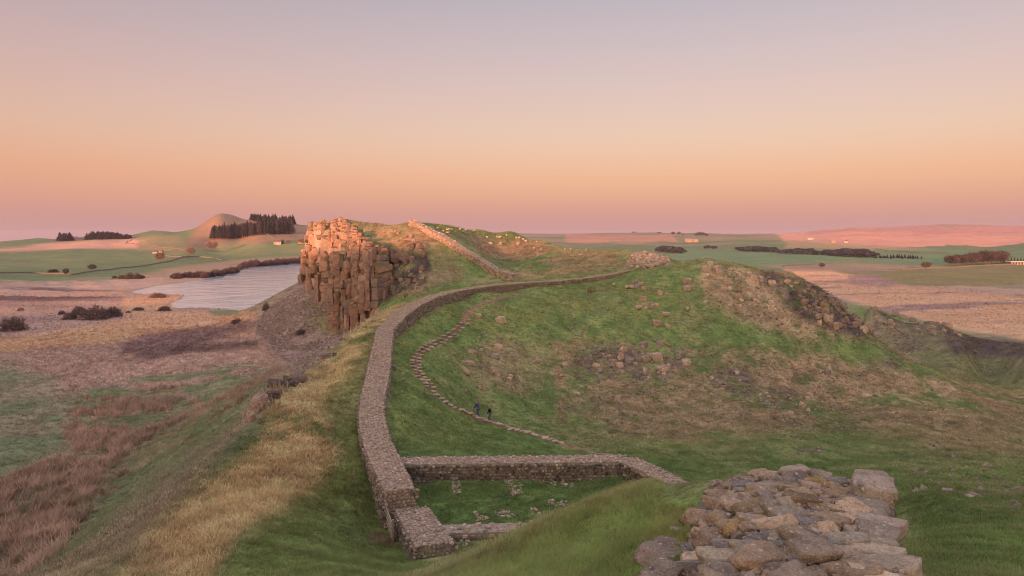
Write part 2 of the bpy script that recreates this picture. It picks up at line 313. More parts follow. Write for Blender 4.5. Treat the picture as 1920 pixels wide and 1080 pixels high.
def blade_mat(name, attr='col', kind='INSTANCER', trans=.22):
    m, t, b, o = new_mat(name); a = N(t, 'ShaderNodeAttribute', attribute_name=attr); a.attribute_type = kind
    b.inputs['Specular IOR Level'].default_value = .0; t.links.new(a.outputs[0], b.inputs['Base Color'])
    g = N(t, 'ShaderNodeNewGeometry'); v1 = N(t, 'ShaderNodeVectorMath', operation='MULTIPLY_ADD'); t.links.new(g.outputs['Normal'], v1.inputs[0]); v1.inputs[1].default_value = (.75, .75, .5); v1.inputs[2].default_value = (0, 0, .62)
    v2 = N(t, 'ShaderNodeVectorMath', operation='NORMALIZE'); t.links.new(v1.outputs[0], v2.inputs[0]); t.links.new(v2.outputs[0], b.inputs['Normal'])
    tr = N(t, 'ShaderNodeBsdfTranslucent'); t.links.new(a.outputs[0], tr.inputs[0]); mx = N(t, 'ShaderNodeMixShader'); mx.inputs[0].default_value = trans
    t.links.new(b.outputs[0], mx.inputs[1]); t.links.new(tr.outputs[0], mx.inputs[2]); t.links.new(mx.outputs[0], o.inputs[0])
    return m
M = {}
M['ground'] = ground_mat()
M['stone'] = stone_mat('stone', 'object', 1.0, .75); M['stones'] = stone_mat('stones', 'attr', 1.0, .6)
M['rock'] = stone_mat('rock', 'object', .45, .35, 1.3); M['rocks'] = stone_mat('rocks', 'attr', .45, .35)
M['crag'] = stone_mat('crag', 'object', .22, .30, 1.4)
t = M['crag'].node_tree; bs = [n for n in t.nodes if n.type == 'BSDF_PRINCIPLED'][0]; src = bs.inputs['Base Color'].links[0].from_socket
g = N(t, 'ShaderNodeNewGeometry'); sp = N(t, 'ShaderNodeSeparateXYZ'); t.links.new(g.outputs['True Normal'], sp.inputs[0]); nn_ = nz(t, .35, 4, .6, g.outputs['Position']); nv = nz(t, .12, 4, .65, g.outputs['Position'])
c = mixc(t, mapr(t, nv.outputs[0], .58, .68, 0, .5), src, (.16, .12, .095)); ad = N(t, 'ShaderNodeMath', operation='MULTIPLY_ADD'); t.links.new(nn_.outputs[0], ad.inputs[0]); ad.inputs[1].default_value = .9; t.links.new(sp.outputs[2], ad.inputs[2])
t.links.new(mixc(t, mapr(t, ad.outputs[0], .95, 1.15, 0, .9), c, (.17, .145, .065)), bs.inputs['Base Color'])
M['blade'] = blade_mat('blades')

# ------------------------------------------------------------------ cover of the ground, painted where each kind of cover grows
green, dgreen, olive = np.array((.112,.160,.052)), np.array((.094,.145,.046)), np.array((.16,.165,.055))
dry, brown, pinkbrown = np.array((.40,.285,.152)), np.array((.235,.19,.11)), np.array((.285,.21,.132))
reed_k = 1.25
rush, reed, purple, heather = np.array((.36,.215,.165)), np.array((.40,.245,.155)), np.array((.20,.135,.13)), np.array((.060,.047,.045))
field, dirt, scree_c, moor = np.array((.098,.128,.066)), np.array((.36,.215,.155)), np.array((.23,.175,.155)), np.array((.40,.20,.145))
gx, gy, gz = GX.ravel(), GY.ravel(), GZ.ravel(); gr = np.hypot(gx, gy)
PX, PY = project(gx, gy, gz)
DE, _i, _t, _s = seg_near(gx, gy, Epts); SE = DE * _s
n40 = fbm(gx, gy, 40, 4, 11); n8 = fbm(gx, gy, 8, 4, 12); n2 = fbm(gx, gy, 1.6, 3, 13); n300 = fbm(gx, gy, 300, 4, 14); n20 = fbm(gx, gy, 20, 4, 15)
def mixn(a, b, w): return a * (1 - w[:, None]) + b * w[:, None]
ridge = smooth(2, -2, SE) * (gr < 420)
w_dry = smooth(.40, .62, .5 * n8 + .5 * n20 + .25 * (n2 - .5))
base_r = mixn(np.broadcast_to(green, (len(gx), 3)), np.broadcast_to(brown, (len(gx), 3)), w_dry * .55)
base_p = mixn(np.broadcast_to(np.array((.29,.20,.155)), (len(gx), 3)), np.broadcast_to(field, (len(gx), 3)), np.maximum(smooth(.5, .62, n40) * .5, smooth(560, 760, gr)))
CC = mixn(base_p, base_r, ridge)
CC = mixn(CC, np.broadcast_to(np.array((.20,.165,.105)), CC.shape), smooth(0, 3, SE) * smooth(45, 10, SE) * (gr < 150) * (gx < 20))
wx = (fbm(gx, gy, 14, 3, 21) - .5) * 2; wy = (fbm(gx, gy, 14, 3, 22) - .5) * 2; wx2 = (fbm(gx, gy, 120, 4, 23) - .5) * 2; wy2 = (fbm(gx, gy, 120, 4, 24) - .5) * 2
def paint(poly, col, Y0, Y1, k=1.0, feather=10, warp=14, noise=None, lo=.35, hi=.6, side=0):
    global CC
    P = np.array(poly, float); mn, mx_ = P.min(0) - feather - warp, P.max(0) + feather + warp
    sel = (PX > mn[0]) & (PX < mx_[0]) & (PY > mn[1]) & (PY < mx_[1]) & (gy > Y0) & (gy < Y1)
    if not sel.any(): return
    far = Y0 > 150
    ax = PX[sel] + warp * (wx2 if far else wx)[sel] * 1.6; ay = PY[sel] + warp * .6 * (wy2 if far else wy)[sel] * 1.6
    w = smooth(feather, -feather, sd_poly(ax, ay, P)) * k
    if noise is not None: w = w * smooth(lo, hi, noise[sel])
    if side: w = w * smooth(-1.2, 1.2, SE[sel] * side)
    CC[sel] = mixn(CC[sel], np.broadcast_to(col, (int(sel.sum()), 3)), w)
stri = fbm(gx * .25, gy, 14, 4, 31)          # bands lying across the plain
# --- far country
paint([(-400,430),(600,430),(600,490),(430,507),(250,523),(0,545),(-400,560)], field, 560, 9000, 1, 4, 4)
paint([(-100,470),(40,463),(100,455),(250,446),(330,470),(250,466),(150,466),(60,470)], np.array((.40,.22,.16)), 900, 4000, .9, 4, 3)
paint([(330,470),(400,395),(480,410),(600,420),(600,440),(480,460),(400,470)], np.array((.19,.115,.08)), 1100, 2600, .85, 6, 5)
paint([(250,440),(330,440),(380,470),(330,478),(260,470)], np.array((.17,.145,.075)), 1100, 2600, .8, 6, 5)
paint([(300,470),(450,455),(580,455),(580,475),(400,480)], np.array((.15,.16,.07)), 900, 2600, .7, 6, 5)
paint([(-100,475),(120,475),(330,482),(200,500),(-100,505)], np.array((.13,.15,.075)), 700, 2600, .6, 8, 6)
paint([(250,515),(330,500),(450,488),(580,480),(580,492),(450,503),(380,522),(250,530)], np.array((.24,.165,.12)), 560, 1400, .8, 4, 3)
paint([(960,430),(1500,430),(1500,470),(960,470)], np.array((.20,.15,.10)), 1900, 9000, .8, 5, 4, n300, .35, .6)
paint([(1060,440),(1260,440),(1280,462),(1060,462)], moor * .8, 2200, 9000, .8, 4, 4)
paint([(1440,425),(2300,420),(2300,476),(1750,466),(1600,462),(1470,452)], moor, 1750, 9000, 1, 4, 3)
paint([(1500,425),(2300,420),(2300,445),(1850,440),(1700,440),(1520,440)], np.array((.30,.15,.13)), 2000, 9000, .8, 4, 6, n300, .35, .55)
paint([(1480,452),(1640,458),(1760,470),(1640,472),(1470,466)], np.array((.24,.18,.10)), 1500, 2800, .8, 4, 3)
paint([(1250,470),(1950,470),(1950,500),(1250,500)], np.array((.095,.155,.08)), 700, 2400, .8, 6, 6)
paint([(1560,505),(1700,500),(1960,494),(1960,556),(1700,533),(1630,518)], np.array((.15,.135,.065)), 500, 1000, .95, 4, 4)
paint([(1420,496),(1650,494),(1760,503),(1600,509),(1480,506)], np.array((.20,.15,.11)), 500, 1100, .9, 3, 3)
paint([(1470,506),(1560,507),(1640,522),(1700,536),(1960,558),(1960,650),(1800,620),(1650,580),(1540,550)], reed, 220, 1000, 1, 5, 6)
paint([(1470,506),(1560,507),(1640,522),(1700,536),(1960,558),(1960,650),(1800,620),(1650,580),(1540,550)], purple, 220, 1000, .8, 5, 6, stri, .53, .66)
paint([(1590,515),(1640,512),(1690,530),(1660,538),(1600,530)], purple, 300, 1100, .8, 5, 5)
rushn = .55 * fbm(gx * .45 + gy * .2, gy, 7, 4, 55) + .25 * n2 + .2 * n20
paint([(-200,740),(520,700),(500,800),(80,1100),(-200,1100)], np.array((.115,.14,.068)), 40, 400, .9, 14, 12)
# --- the marsh on the left
paint([(-100,535),(240,522),(330,520),(240,548),(330,560),(480,590),(480,640),(500,700),(300,760),(-100,760)], np.array((.30,.21,.172)), 130, 700, .8, 6, 8)
paint([(-100,540),(80,535),(215,545),(230,560),(100,568),(-100,575)], purple * .45, 200, 800, .9, 5, 6, stri, .46, .58)
paint([(-100,570),(230,560),(230,600),(-100,612)], purple, 200, 800, .7, 5, 8, stri, .42, .62)
paint([(-100,655),(150,612),(330,584),(480,584),(480,606),(350,620),(200,642),(-100,672)], reed, 150, 800, 1, 4, 4)
paint([(230,562),(345,549),(325,582),(270,600),(225,590)], reed * .95, 200, 800, .95, 5, 4)
paint([(300,628),(390,608),(490,592),(495,622),(400,632)], reed * .95, 150, 800, .9, 6, 6)
paint([(390,582),(450,580),(450,590),(400,592)], field, 200, 800, .8, 3, 2)
paint([(225,642),(330,620),(470,602),(490,612),(400,640),(300,672),(230,664)], purple * .8, 130, 600, .9, 6, 9)
paint([(330,650),(480,640),(490,655),(330,662)], purple * .5, 130, 600, .8, 4, 4)
paint([(180,690),(330,670),(490,650),(515,700),(350,725),(250,745)], np.array((.36,.245,.20)), 100, 500, .8, 10, 10)
paint([(-150,680),(50,685),(150,765),(140,860),(-150,920)], np.array((.125,.15,.085)), 50, 500, .85, 34, 40)
paint([(-150,680),(50,685),(150,765),(140,860),(-150,920)], np.array((.26,.21,.15)), 50, 500, .6, 34, 40, n8, .42, .58)
paint([(120,745),(280,700),(500,680),(540,720),(300,735),(150,775)], np.array((.115,.15,.068)), 70, 400, .9, 14, 20, n8, .34, .52)
paint([(115,750),(380,722),(540,690),(510,780),(400,810),(250,890),(150,1000),(80,1100),(-200,1100),(-200,960),(130,850),(125,790)], np.array((.25,.168,.122)), 40, 400, .95, 8, 12, rushn, .49, .545)
paint([(250,830),(450,770),(520,760),(430,850),(330,900),(220,1000),(150,1000)], np.array((.12,.135,.065)), 40, 300, .7, 14, 16, n20, .38, .58)
paint([(540,690),(475,800),(380,880),(180,1100),(80,1100),(300,900),(430,800)], np.array((.20,.165,.115)), 40, 300, .8, 14, 14, side=1)
paint([(540,680),(470,800),(370,890),(170,1100),(60,1100),(300,880),(430,780)], np.array((.15,.105,.09)), 40, 300, .85, 10, 16, .5 * n2 + .5 * n8, .50, .60, side=1)
paint([(500,730),(450,800),(370,880),(200,1060),(120,1100),(60,1100),(300,880),(430,780)], np.array((.12,.14,.07)), 40, 300, .75, 14, 16, n8, .40, .56, side=1)
# --- the scree below the crag
paint([(570,515),(640,560),(700,602),(650,650),(560,710),(535,690),(475,610),(500,580)], scree_c, 100, 420, .85, 8, 8)
paint([(600,545),(690,600),(620,660),(600,620),(570,590)], olive * .9, 100, 420, .7, 8, 10, n8, .4, .6)
# --- the ridge
paint([(770,565),(690,603),(600,670),(540,740),(490,800),(400,880),(330,950),(230,1090),(400,1090),(450,1010),(570,930),(630,840),(610,780),(650,710),(700,640),(760,585)], dry, 14, 135, .92, 22, 22, .5 * n8 + .5 * n2 + .1, .36, .56, side=-1)
paint([(620,700),(690,640),(690,720),(680,900),(740,1040),(560,1090),(420,1090),(560,930),(640,820)], olive * .85, 14, 110, .6, 30, 30)
paint([(420,1090),(500,1010),(640,960),(740,1030),(780,1090)], green, 12, 50, .8, 30, 20)
lawnA = [(745,640),(790,595),(850,560),(1000,540),(1150,520),(1260,494),(1310,500),(1290,560),(1270,610),(1340,640),(1500,655),(1640,660),(1450,668),(1300,655),(1150,640),(1000,650),(900,650),(850,640),(790,690),(745,690)]
lawnB = [(735,700),(775,700),(850,765),(1060,845),(1180,855),(1300,862),(1500,838),(1680,845),(1960,910),(1960,1100),(1740,1100),(1680,900),(1400,900),(1200,925),(800,860),(740,860),(725,760)]
paint(lawnA, green, 60, 160, .92, 14, 16); paint(lawnA, olive * .9, 60, 160, .6, 14, 16, n8 * .5 + n2 * .5, .42, .58); paint(lawnB, dgreen, 12, 110, .95, 22, 20)
paint([(1300,845),(1700,850),(1920,900),(1920,960),(1680,900),(1350,890)], np.array((.17,.17,.085)), 30, 110, .6, 20, 20, n2, .45, .6)
paint([(1690,930),(1960,880),(1960,980),(1700,970)], np.array((.13,.15,.07)), 14, 80, .7, 20, 20, n2, .4, .6)
paint([(740,620),(790,650),(850,760),(940,800),(900,840),(760,850),(730,760)], np.array((.13,.155,.05)), 45, 110, .6, 16, 16, n8, .4, .6)
paint([(1050,760),(1040,690),(1200,650),(1310,640),(1460,668),(1640,672),(1960,745),(1960,880),(1700,830),(1500,815),(1330,835),(1150,810)], pinkbrown * .82, 60, 135, .8, 20, 22, .6 * n8 + .4 * n2, .30, .58)
paint([(1400,660),(1640,672),(1850,730),(1700,780),(1500,740)], pinkbrown, 60, 135, .75, 20, 22, n2 * .6 + n8 * .4, .35, .55)
paint([(1320,498),(1480,510),(1560,560),(1640,632),(1540,640),(1400,600),(1320,560)], pinkbrown, 90, 150, .9, 14, 14, n2 * .5 + n8 * .5, .34, .56)
paint([(1490,535),(1545,540),(1600,580),(1645,632),(1560,625),(1500,600),(1465,560)], heather, 95, 150, .95, 8, 12, n2 * .4 + n8 * .6, .3, .48)
paint([(1430,503),(1500,522),(1560,552),(1640,622),(1600,625),(1530,580),(1440,535)], heather * 1.3, 95, 150, .9, 8, 12, n2 * .5 + n8 * .5, .38, .52)
for q in [[(1320,690),(1400,685),(1420,730),(1400,745),(1330,715)], [(1420,735),(1490,725),(1520,770),(1440,765)], [(1490,700),(1530,712),(1520,725),(1490,718)], [(1640,662),(1700,675),(1680,690),(1640,680)], [(1090,650),(1290,650),(1290,700),(1200,720),(1060,700)]]:
    paint(q, heather * 1.5, 80, 135, .75, 8, 10, n2 * .6 + n8 * .4, .42, .56)
paint([(1040,640),(1110,640),(1062,690),(1066,740),(1052,760),(1040,700)], dirt * .72, 70, 130, .5, 14, 14, n2, .35, .55); paint([(1040,750),(1056,750),(1058,795),(1050,795)], dirt * .7, 60, 120, .6, 5, 4)
paint([(880,640),(970,640),(990,740),(900,740)], brown, 60, 110, .6, 16, 14, n8, .4, .55)
paint([(950,530),(1170,500),(1140,468),(1060,470),(1000,495)], np.array((.23,.175,.095)), 150, 260, .9, 8, 8, n8, .2, .42)
paint([(820,424),(980,440),(1040,465),(960,500),(900,470)], np.array((.125,.13,.06)), 190, 330, .9, 8, 8); paint([(880,440),(1020,450),(1040,470),(1010,490),(920,490)], np.array((.24,.16,.10)), 190, 330, .8, 10, 8, n20, .36, .52)
paint([(700,420),(800,430),(850,475),(880,520),(760,560),(700,560)], np.array((.15,.14,.065)), 150, 300, .9, 8, 8); paint([(700,425),(800,430),(820,460),(700,470)], np.array((.30,.19,.115)), 150, 300, .7, 8, 8, n8, .4, .55)
paint([(690,462),(740,470),(800,482),(808,518),(770,545),(720,568),(690,560)], heather, 150, 250, .95, 5, 7, n8, .2, .34)
paint([(800,480),(850,500),(880,525),(800,550),(740,560),(770,540)], np.array((.20,.165,.095)), 150, 250, .8, 6, 7, n8, .3, .5)
paint([(590,412),(780,412),(780,428),(590,436)], np.array((.20,.16,.085)), 190, 320, .8, 5, 4)
paint([(1170,500),(1190,473),(1220,468),(1260,490),(1250,500)], scree_c, 140, 190, .9, 4, 4)
paint([(1600,570),(1960,645),(1960,770),(1700,690),(1640,640)], np.array((.165,.145,.085)), 120, 270, .9, 8, 8)
paint([(1610,578),(1700,590),(1800,620),(1900,640),(1960,650),(1960,668),(1800,640),(1700,640),(1620,610)], heather * 1.6, 140, 260, .85, 6, 10, n8, .32, .5)
paint([(1770,636),(1960,636),(1960,672),(1790,668)], heather * 1.3, 110, 230, .95, 6, 10, n8 * .6 + n2 * .4, .3, .46)
paint([(1710,660),(1800,668),(1920,690),(1960,740),(1800,720)], np.array((.14,.15,.07)), 120, 220, .8, 8, 8)
paint([(1630,650),(1700,660),(1740,690),(1690,690)], np.array((.24,.19,.12)), 140, 230, .8, 8, 6)
paint([(780,905),(1180,882),(1240,905),(980,985),(830,990)], np.array((.085,.135,.042)), 32, 46, .95, 6, 4)
paint([(970,1000),(900,1040),(860,1070),(980,1090),(1090,1000),(1240,915),(1180,905),(1080,950)], np.array((.22,.20,.08)), 6, 16, .4, 16, 12, n2 * .5 + n8 * .5, .4, .58)
paint([(1230,912),(1100,950),(1010,1000),(900,1060),(800,1100),(1320,1100),(1385,908)], np.array((.13,.20,.05)), 4, 16.5, .7, 30, 20)
paint([(1240,960),(1330,960),(1300,1040),(1200,1040)], np.array((.20,.18,.06)), 5, 12, .5, 12, 10)
paint([(690,1000),(735,990),(740,1025),(690,1022)], dirt * .5, 26, 36, .7, 8, 4)
tr = np.sin((gz + (n20 - .5) * 2.2 + (n8 - .5) * .7) * 2 * math.pi / .85); w = smooth(.78, .98, tr) * ridge * smooth(60, 75, gr) * (gr < 150) * (gx > 10) * smooth(.40, .55, n40) * .35; CC = mixn(CC, np.broadcast_to(brown * .8, CC.shape), w)
gzx = np.gradient(GZ, axis=1) / np.gradient(GR, axis=1); gza = np.gradient(GZ, axis=0) / (GR * np.gradient(AA, axis=0)); steep = np.hypot(gzx, gza).ravel()
w = smooth(1.0, 1.7, steep) * (gr < 420) * (gr > 40) * (gx < 30) * .9; CC = mixn(CC, np.broadcast_to(np.array((.29,.215,.165)), CC.shape) * (.6 + .8 * n8)[:, None], w)
k = np.clip(.55 + .9 * n2 * (gr < 300) + .45 * (gr >= 300) , .5, 1.5) * (.82 + .36 * n20) * (.9 + .2 * n300)
CC = np.clip(CC * k[:, None] * 2.15, .01, .85)
CC *= np.array((1.0, 1.0, 1.0)) * (1 + (fbm(gx, gy, .5, 2, 41) - .5)[:, None] * .5 * (gr < 60)[:, None])
CG = CC.reshape(*GX.shape, 3)
nA, nL = GX.shape; gi = np.arange(nA * nL).reshape(nA, nL)
def sheet(name, j0, j1):
    I = gi[:, j0:j1 + 1]; F = np.stack([I[:-1, :-1], I[1:, :-1], I[1:, 1:], I[:-1, 1:]], -1).reshape(-1, 4)
    u, inv = np.unique(F, return_inverse=True); V = np.stack([gx, gy, gz], -1)[u]
    me = fast_mesh(name, V, inv.reshape(-1, 4)[:, ::-1], True); set_col(me, 'col', CC[u]); me.materials.append(M['ground'])
    o = bpy.data.objects.new(name, me); COL.objects.link(o); return tag(o, kind='structure')
sheet('ground', 0, nL - 1)

# ------------------------------------------------------------------ the lough
wm, t, b, o = new_mat('lough_water'); b.inputs['Base Color'].default_value = (.62, .68, .78, 1); b.inputs['Roughness'].default_value = .10; b.inputs['IOR'].default_value = 1.75; b.inputs['Specular IOR Level'].default_value = .5
g = N(t, 'ShaderNodeNewGeometry'); mp = N(t, 'ShaderNodeMapping'); mp.inputs['Scale'].default_value = (.6, .28, .5); mp.inputs['Rotation'].default_value = (0, 0, .5); t.links.new(g.outputs['Position'], mp.inputs[0])
w1 = nz(t, 1.0, 5, .6, mp.outputs[0]); w2 = nz(t, .045, 4, .6, g.outputs['Position'])
t.links.new(bump(t, w1.outputs[0], .35, .5, bump(t, w2.outputs[0], 6, .15)), b.inputs['Normal'])
lx, ly = LAKE.mean(0)
lo_, hi_ = LAKE.min(0) - 12, LAKE.max(0) + 12
xs_, ys_ = np.meshgrid(np.linspace(lo_[0], hi_[0], 60), np.linspace(lo_[1], hi_[1], 90), indexing='ij')
V = np.stack([xs_, ys_, np.zeros_like(xs_)], -1).reshape(-1, 3); I = np.arange(60 * 90).reshape(60, 90)
F = np.stack([I[:-1, :-1], I[1:, :-1], I[1:, 1:], I[:-1, 1:]], -1).reshape(-1, 4); cx = V[F].mean(1); F = F[sd_poly(cx[:, 0], cx[:, 1], LAKE) < 9]
me = fast_mesh('lake_water', V, F, True); me.materials.append(wm); tag(bpy.data.objects.new('lake_water', me), kind='structure'); COL.objects.link(bpy.data.objects['lake_water'])

# ------------------------------------------------------------------ stones
def cubesphere(n):
    vs, fs, key = [], [], {}
    def vid(p):
        k = tuple(np.round(p, 5))
        if k not in key: key[k] = len(vs); vs.append(p)
        return key[k]
    for ax in range(3):
        for sg in (-1, 1):
            for i in range(n):
                for j in range(n):
                    q = []
                    for a, c in ((i, j), (i + 1, j), (i + 1, j + 1), (i, j + 1)):
                        p = [0, 0, 0]; p[ax] = sg; p[(ax + 1) % 3] = math.tan((2 * a / n - 1) * math.pi / 4); p[(ax + 2) % 3] = math.tan((2 * c / n - 1) * math.pi / 4); q.append(vid(p))
                    fs.append(q if sg > 0 else q[::-1])
    v = np.array(vs, float); return v / np.linalg.norm(v, axis=1, keepdims=True), np.array(fs)
CS = {n: cubesphere(n) for n in (1, 2, 3, 5, 10)}
def noise3(p, f, s):
    return vnoise(p[:, 0] * f + 3.1 * s, p[:, 1] * f + p[:, 2] * f * .7 + s, s) + vnoise(p[:, 1] * f - s, p[:, 2] * f + p[:, 0] * f * .6, s + 5) - 1
def stone_verts(seed, n=2, q=9, cuts=5, rough=.06, box=.8):
    """a broken stone of unit half size: a cut polyhedron with worn edges and an uneven skin"""
    r = np.random.default_rng(seed); D, F = CS[n]
    nr = [np.array(a, float) + r.normal(0, .16, 3) for a in ((1,0,0),(-1,0,0),(0,1,0),(0,-1,0),(0,0,1),(0,0,-1))]; ds = [box * r.uniform(.9, 1.1) for _ in nr]
    for _ in range(cuts): nr.append(r.normal(0, 1, 3)); ds.append(r.uniform(.78, 1.05) * box * 1.15)
    nr = np.array([a / np.linalg.norm(a) for a in nr]); ds = np.array(ds)
    k = (np.clip(D @ nr.T, 0, None) / ds) ** q; rad = k.sum(1) ** (-1 / q)
    if rough: rad = rad * (1 + rough * noise3(D, 2.3, seed) + rough * .6 * noise3(D, 5.5, seed + 3) + (rough * .4 * noise3(D, 12, seed + 7) if n > 4 else 0))
    return D * rad[:, None], F
def stone_mesh(name, seed, n, mat, **kw):
    v, f = stone_verts(seed, n, **kw); me = fast_mesh(name, v, f, n > 5); me.materials.append(mat); return me
def rotm(yaw, pitch=0.0, roll=0.0):
    return np.array(Matrix.Rotation(yaw, 3, 'Z') @ Matrix.Rotation(pitch, 3, 'Y') @ Matrix.Rotation(roll, 3, 'X'))
def merged_stones(name, items, mat, n, parent=None, smooth_=False, kind='stuff'):
    """items: (pos, 3x3 rotation, half sizes, tint, seed) joined into one mesh"""
    pool = [stone_verts(900 + s, n, 8, 4, .05) for s in range(8)]; F = pool[0][1]; nv = len(pool[0][0]); V = []; C = []
    for i, (p, Rm, d, c, s) in enumerate(items):
        V.append((pool[s % 8][0] * d) @ Rm.T + p); C.append(np.broadcast_to(c, (nv, 3)))
    V = np.concatenate(V); C = np.concatenate(C); FF = (F[None] + (np.arange(len(items)) * nv)[:, None, None]).reshape(-1, 4)
    me = fast_mesh(name, V, FF, smooth_); set_col(me, 'tint', C); me.materials.append(mat)
    o = bpy.data.objects.new(name, me); COL.objects.link(o)
    if parent: o.parent = parent
    if kind: o['kind'] = kind
    return o
def place(o, p, Rm, d):
    m = Matrix.Identity(4)
    for i in range(3):
        for j in range(3): m[i][j] = Rm[i, j] * d[j]
        m[i][3] = p[i]
    o.matrix_local = m
WALL_TINT = np.array([(.36,.27,.22),(.31,.235,.20),(.40,.30,.235),(.29,.24,.22),(.34,.25,.19),(.44,.36,.29),(.25,.19,.165),(.38,.27,.215)]) * np.array((1.42, 1.44, 1.34))
def tint(dark=1.0, pale=.06):
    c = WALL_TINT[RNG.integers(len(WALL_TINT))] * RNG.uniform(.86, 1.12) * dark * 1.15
    if RNG.random() < pale: c = np.array((.58,.50,.42)) * RNG.uniform(.85, 1.1)
    return c
STONE_POOL = {}
def pool(kind, n, mat, count, **kw):
    if kind not in STONE_POOL: STONE_POOL[kind] = [stone_mesh(kind.split('_n')[0], 50 + 17 * i + len(kind), n, mat, **kw) for i in range(count)]
    return STONE_POOL[kind][RNG.integers(count)]
def in_view(p):
    px, py = project(p[:, 0], p[:, 1], p[:, 2]); return (px > -20) & (px < 1940) & (py > -20) & (py < 1100) & (p[:, 1] > 1)
CORE = flat_mat('mortar', (.41, .33, .27), .95, .3, 6)
def stone_wall(name, label, path, foot=None, sz=.30, course=.21, n_low=2, keep=290, ends=(False, False), rag=.05, group=None, cat='wall', faces=(1, -1), dark_face=.75, foot_in=None):
    """path: (x, y, top z, half width); stones on the top and both faces, laid on a mortar core"""
    P = np.array(path, float); seg = np.hypot(*np.diff(P[:, :2], axis=0).T); cum = np.concatenate([[0], np.cumsum(seg)]); L = cum[-1]
    def at_s(s): return np.array([np.interp(s, cum, P[:, i]) for i in range(4)])
    def tan_s(s):
        a, b_ = at_s(max(0, s - .8)), at_s(min(L, s + .8)); d = (b_ - a)[:3]; return d / np.linalg.norm(d)
    def base(x, y, sd): return (foot if foot is not None and sd is None else ground(x, y)) - .05
    root = empty(name, (P[0, 0], P[0, 1], ground(P[0, 0], P[0, 1]))); tag(root, label, cat, group); off = np.array(root.location)
    ss = np.arange(0, L + .01, min(1.0, L / 6)); V = []; F = []
    for k_, s in enumerate(ss):
        x, y, z, h = at_s(s); tg = tan_s(s); nn = np.array((tg[1], -tg[0])) / (np.hypot(tg[0], tg[1])); h -= .1; zz = z - .055
        for sd in (-1, 1):
            bx, by = x + nn[0] * h * sd, y + nn[1] * h * sd; gzv = min(ground(bx, by), zz - .1) - .5
            V += [(bx - off[0], by - off[1], gzv - off[2]), (bx - off[0], by - off[1], zz - off[2])]
        if k_: a = 4 * k_ - 4; c = 4 * k_; F += [(a, a + 1, c + 1, c), (a + 1, a + 3, c + 3, c + 1), (a + 3, a + 2, c + 2, c + 3)]
    e = 4 * (len(ss) - 1); F += [(0, 2, 3, 1), (e, e + 1, e + 3, e + 2)]
    mesh_obj('wall_core', V, F, CORE, root)
    items = []; nrm = []
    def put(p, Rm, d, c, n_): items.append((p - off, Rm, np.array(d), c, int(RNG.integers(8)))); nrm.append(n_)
    s = 0.0
    while s < L:                                                     # the top, uneven rubble
        x, y, z, h = at_s(s); tg = tan_s(s); tl = np.hypot(tg[0], tg[1]); nn = np.array((tg[1], -tg[0])) / tl; yaw = math.atan2(tg[1], tg[0]); pit = -math.atan2(tg[2], tl)
        nw = max(3, int(2 * h / (sz * 1.0)))
        for k_ in range(nw):
            v = ((k_ + .5) / nw * 2 - 1) * (h - sz * .35) + RNG.normal(0, sz * .12); s2 = s + RNG.uniform(-.55, .55) * sz
            edge = abs(v) > h - sz * .75
            d = np.array((RNG.uniform(.36, .72) * sz, RNG.uniform(.32, .6) * sz, RNG.uniform(.25, .42) * sz))
            p = np.array((x + nn[0] * v + tg[0] * (s2 - s), y + nn[1] * v + tg[1] * (s2 - s), z - d[2] * .75 + RNG.normal(0, rag) + tg[2] * (s2 - s)))
            yw = yaw + (RNG.normal(0, .12) if edge else RNG.uniform(-1.5, 1.5))
            put(p, rotm(yw, pit + RNG.normal(0, .12), RNG.normal(0, .12)), d, tint(1.0, .12 if edge else .05), np.array((0, 0, 1.0)))
        s += sz * .92
    for sd in faces:                                                 # the faces, in courses
        s = 0.0; offc = RNG.uniform(0, 9, 40)
        zc = 0
        while True:
            s = RNG.uniform(-.2, .2); any_ = False
            while s < L:
                ln = RNG.uniform(.75, 1.5) * sz; x, y, z, h = at_s(min(L, s + ln / 2)); tg = tan_s(s); tl = np.hypot(tg[0], tg[1]); nn = np.array((tg[1], -tg[0])) / tl
                fx, fy = x + nn[0] * (h - .06) * sd, y + nn[1] * (h - .06) * sd; zt = z - .12 - zc * course
                if zt > ground(x + nn[0] * (h + .15) * sd, y + nn[1] * (h + .15) * sd) - course * .6:
                    any_ = True; d = (ln * .5, RNG.uniform(.10, .15), course * .5 * RNG.uniform(.9, 1.05))
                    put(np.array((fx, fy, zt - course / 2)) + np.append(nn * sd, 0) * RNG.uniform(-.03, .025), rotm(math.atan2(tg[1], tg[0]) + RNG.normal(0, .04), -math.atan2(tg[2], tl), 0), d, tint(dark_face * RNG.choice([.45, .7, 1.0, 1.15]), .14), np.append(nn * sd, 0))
                s += ln * .99
            zc += 1
            if not any_ or zc > 14: break
    for en, s0, sg in ((ends[0], 0, -1), (ends[1], L, 1)):
        if not en: continue
        x, y, z, h = at_s(s0); tg = tan_s(s0); tl = np.hypot(tg[0], tg[1]); nn = np.array((tg[1], -tg[0])) / tl; zc = 0
        while z - .1 - zc * course > ground(x, y) - course and zc < 14:
            v = -h
            while v < h:
                ln = RNG.uniform(.75, 1.3) * sz
                p = np.array((x + nn[0] * (v + ln / 2), y + nn[1] * (v + ln / 2), z - .12 - (zc + .5) * course)) + np.append(tg[:2] / tl * sg, 0) * RNG.uniform(-.06, .02)
                put(p, rotm(math.atan2(nn[1], nn[0]) + RNG.normal(0, .06)), (ln * .5, .13, course * .5), tint(.85, .12), np.append(tg[:2] / tl * sg, 0)); v += ln
            zc += 1
    A = np.array([i[0] for i in items]) + off; D = np.array([i[2] for i in items]); NN = np.array(nrm)
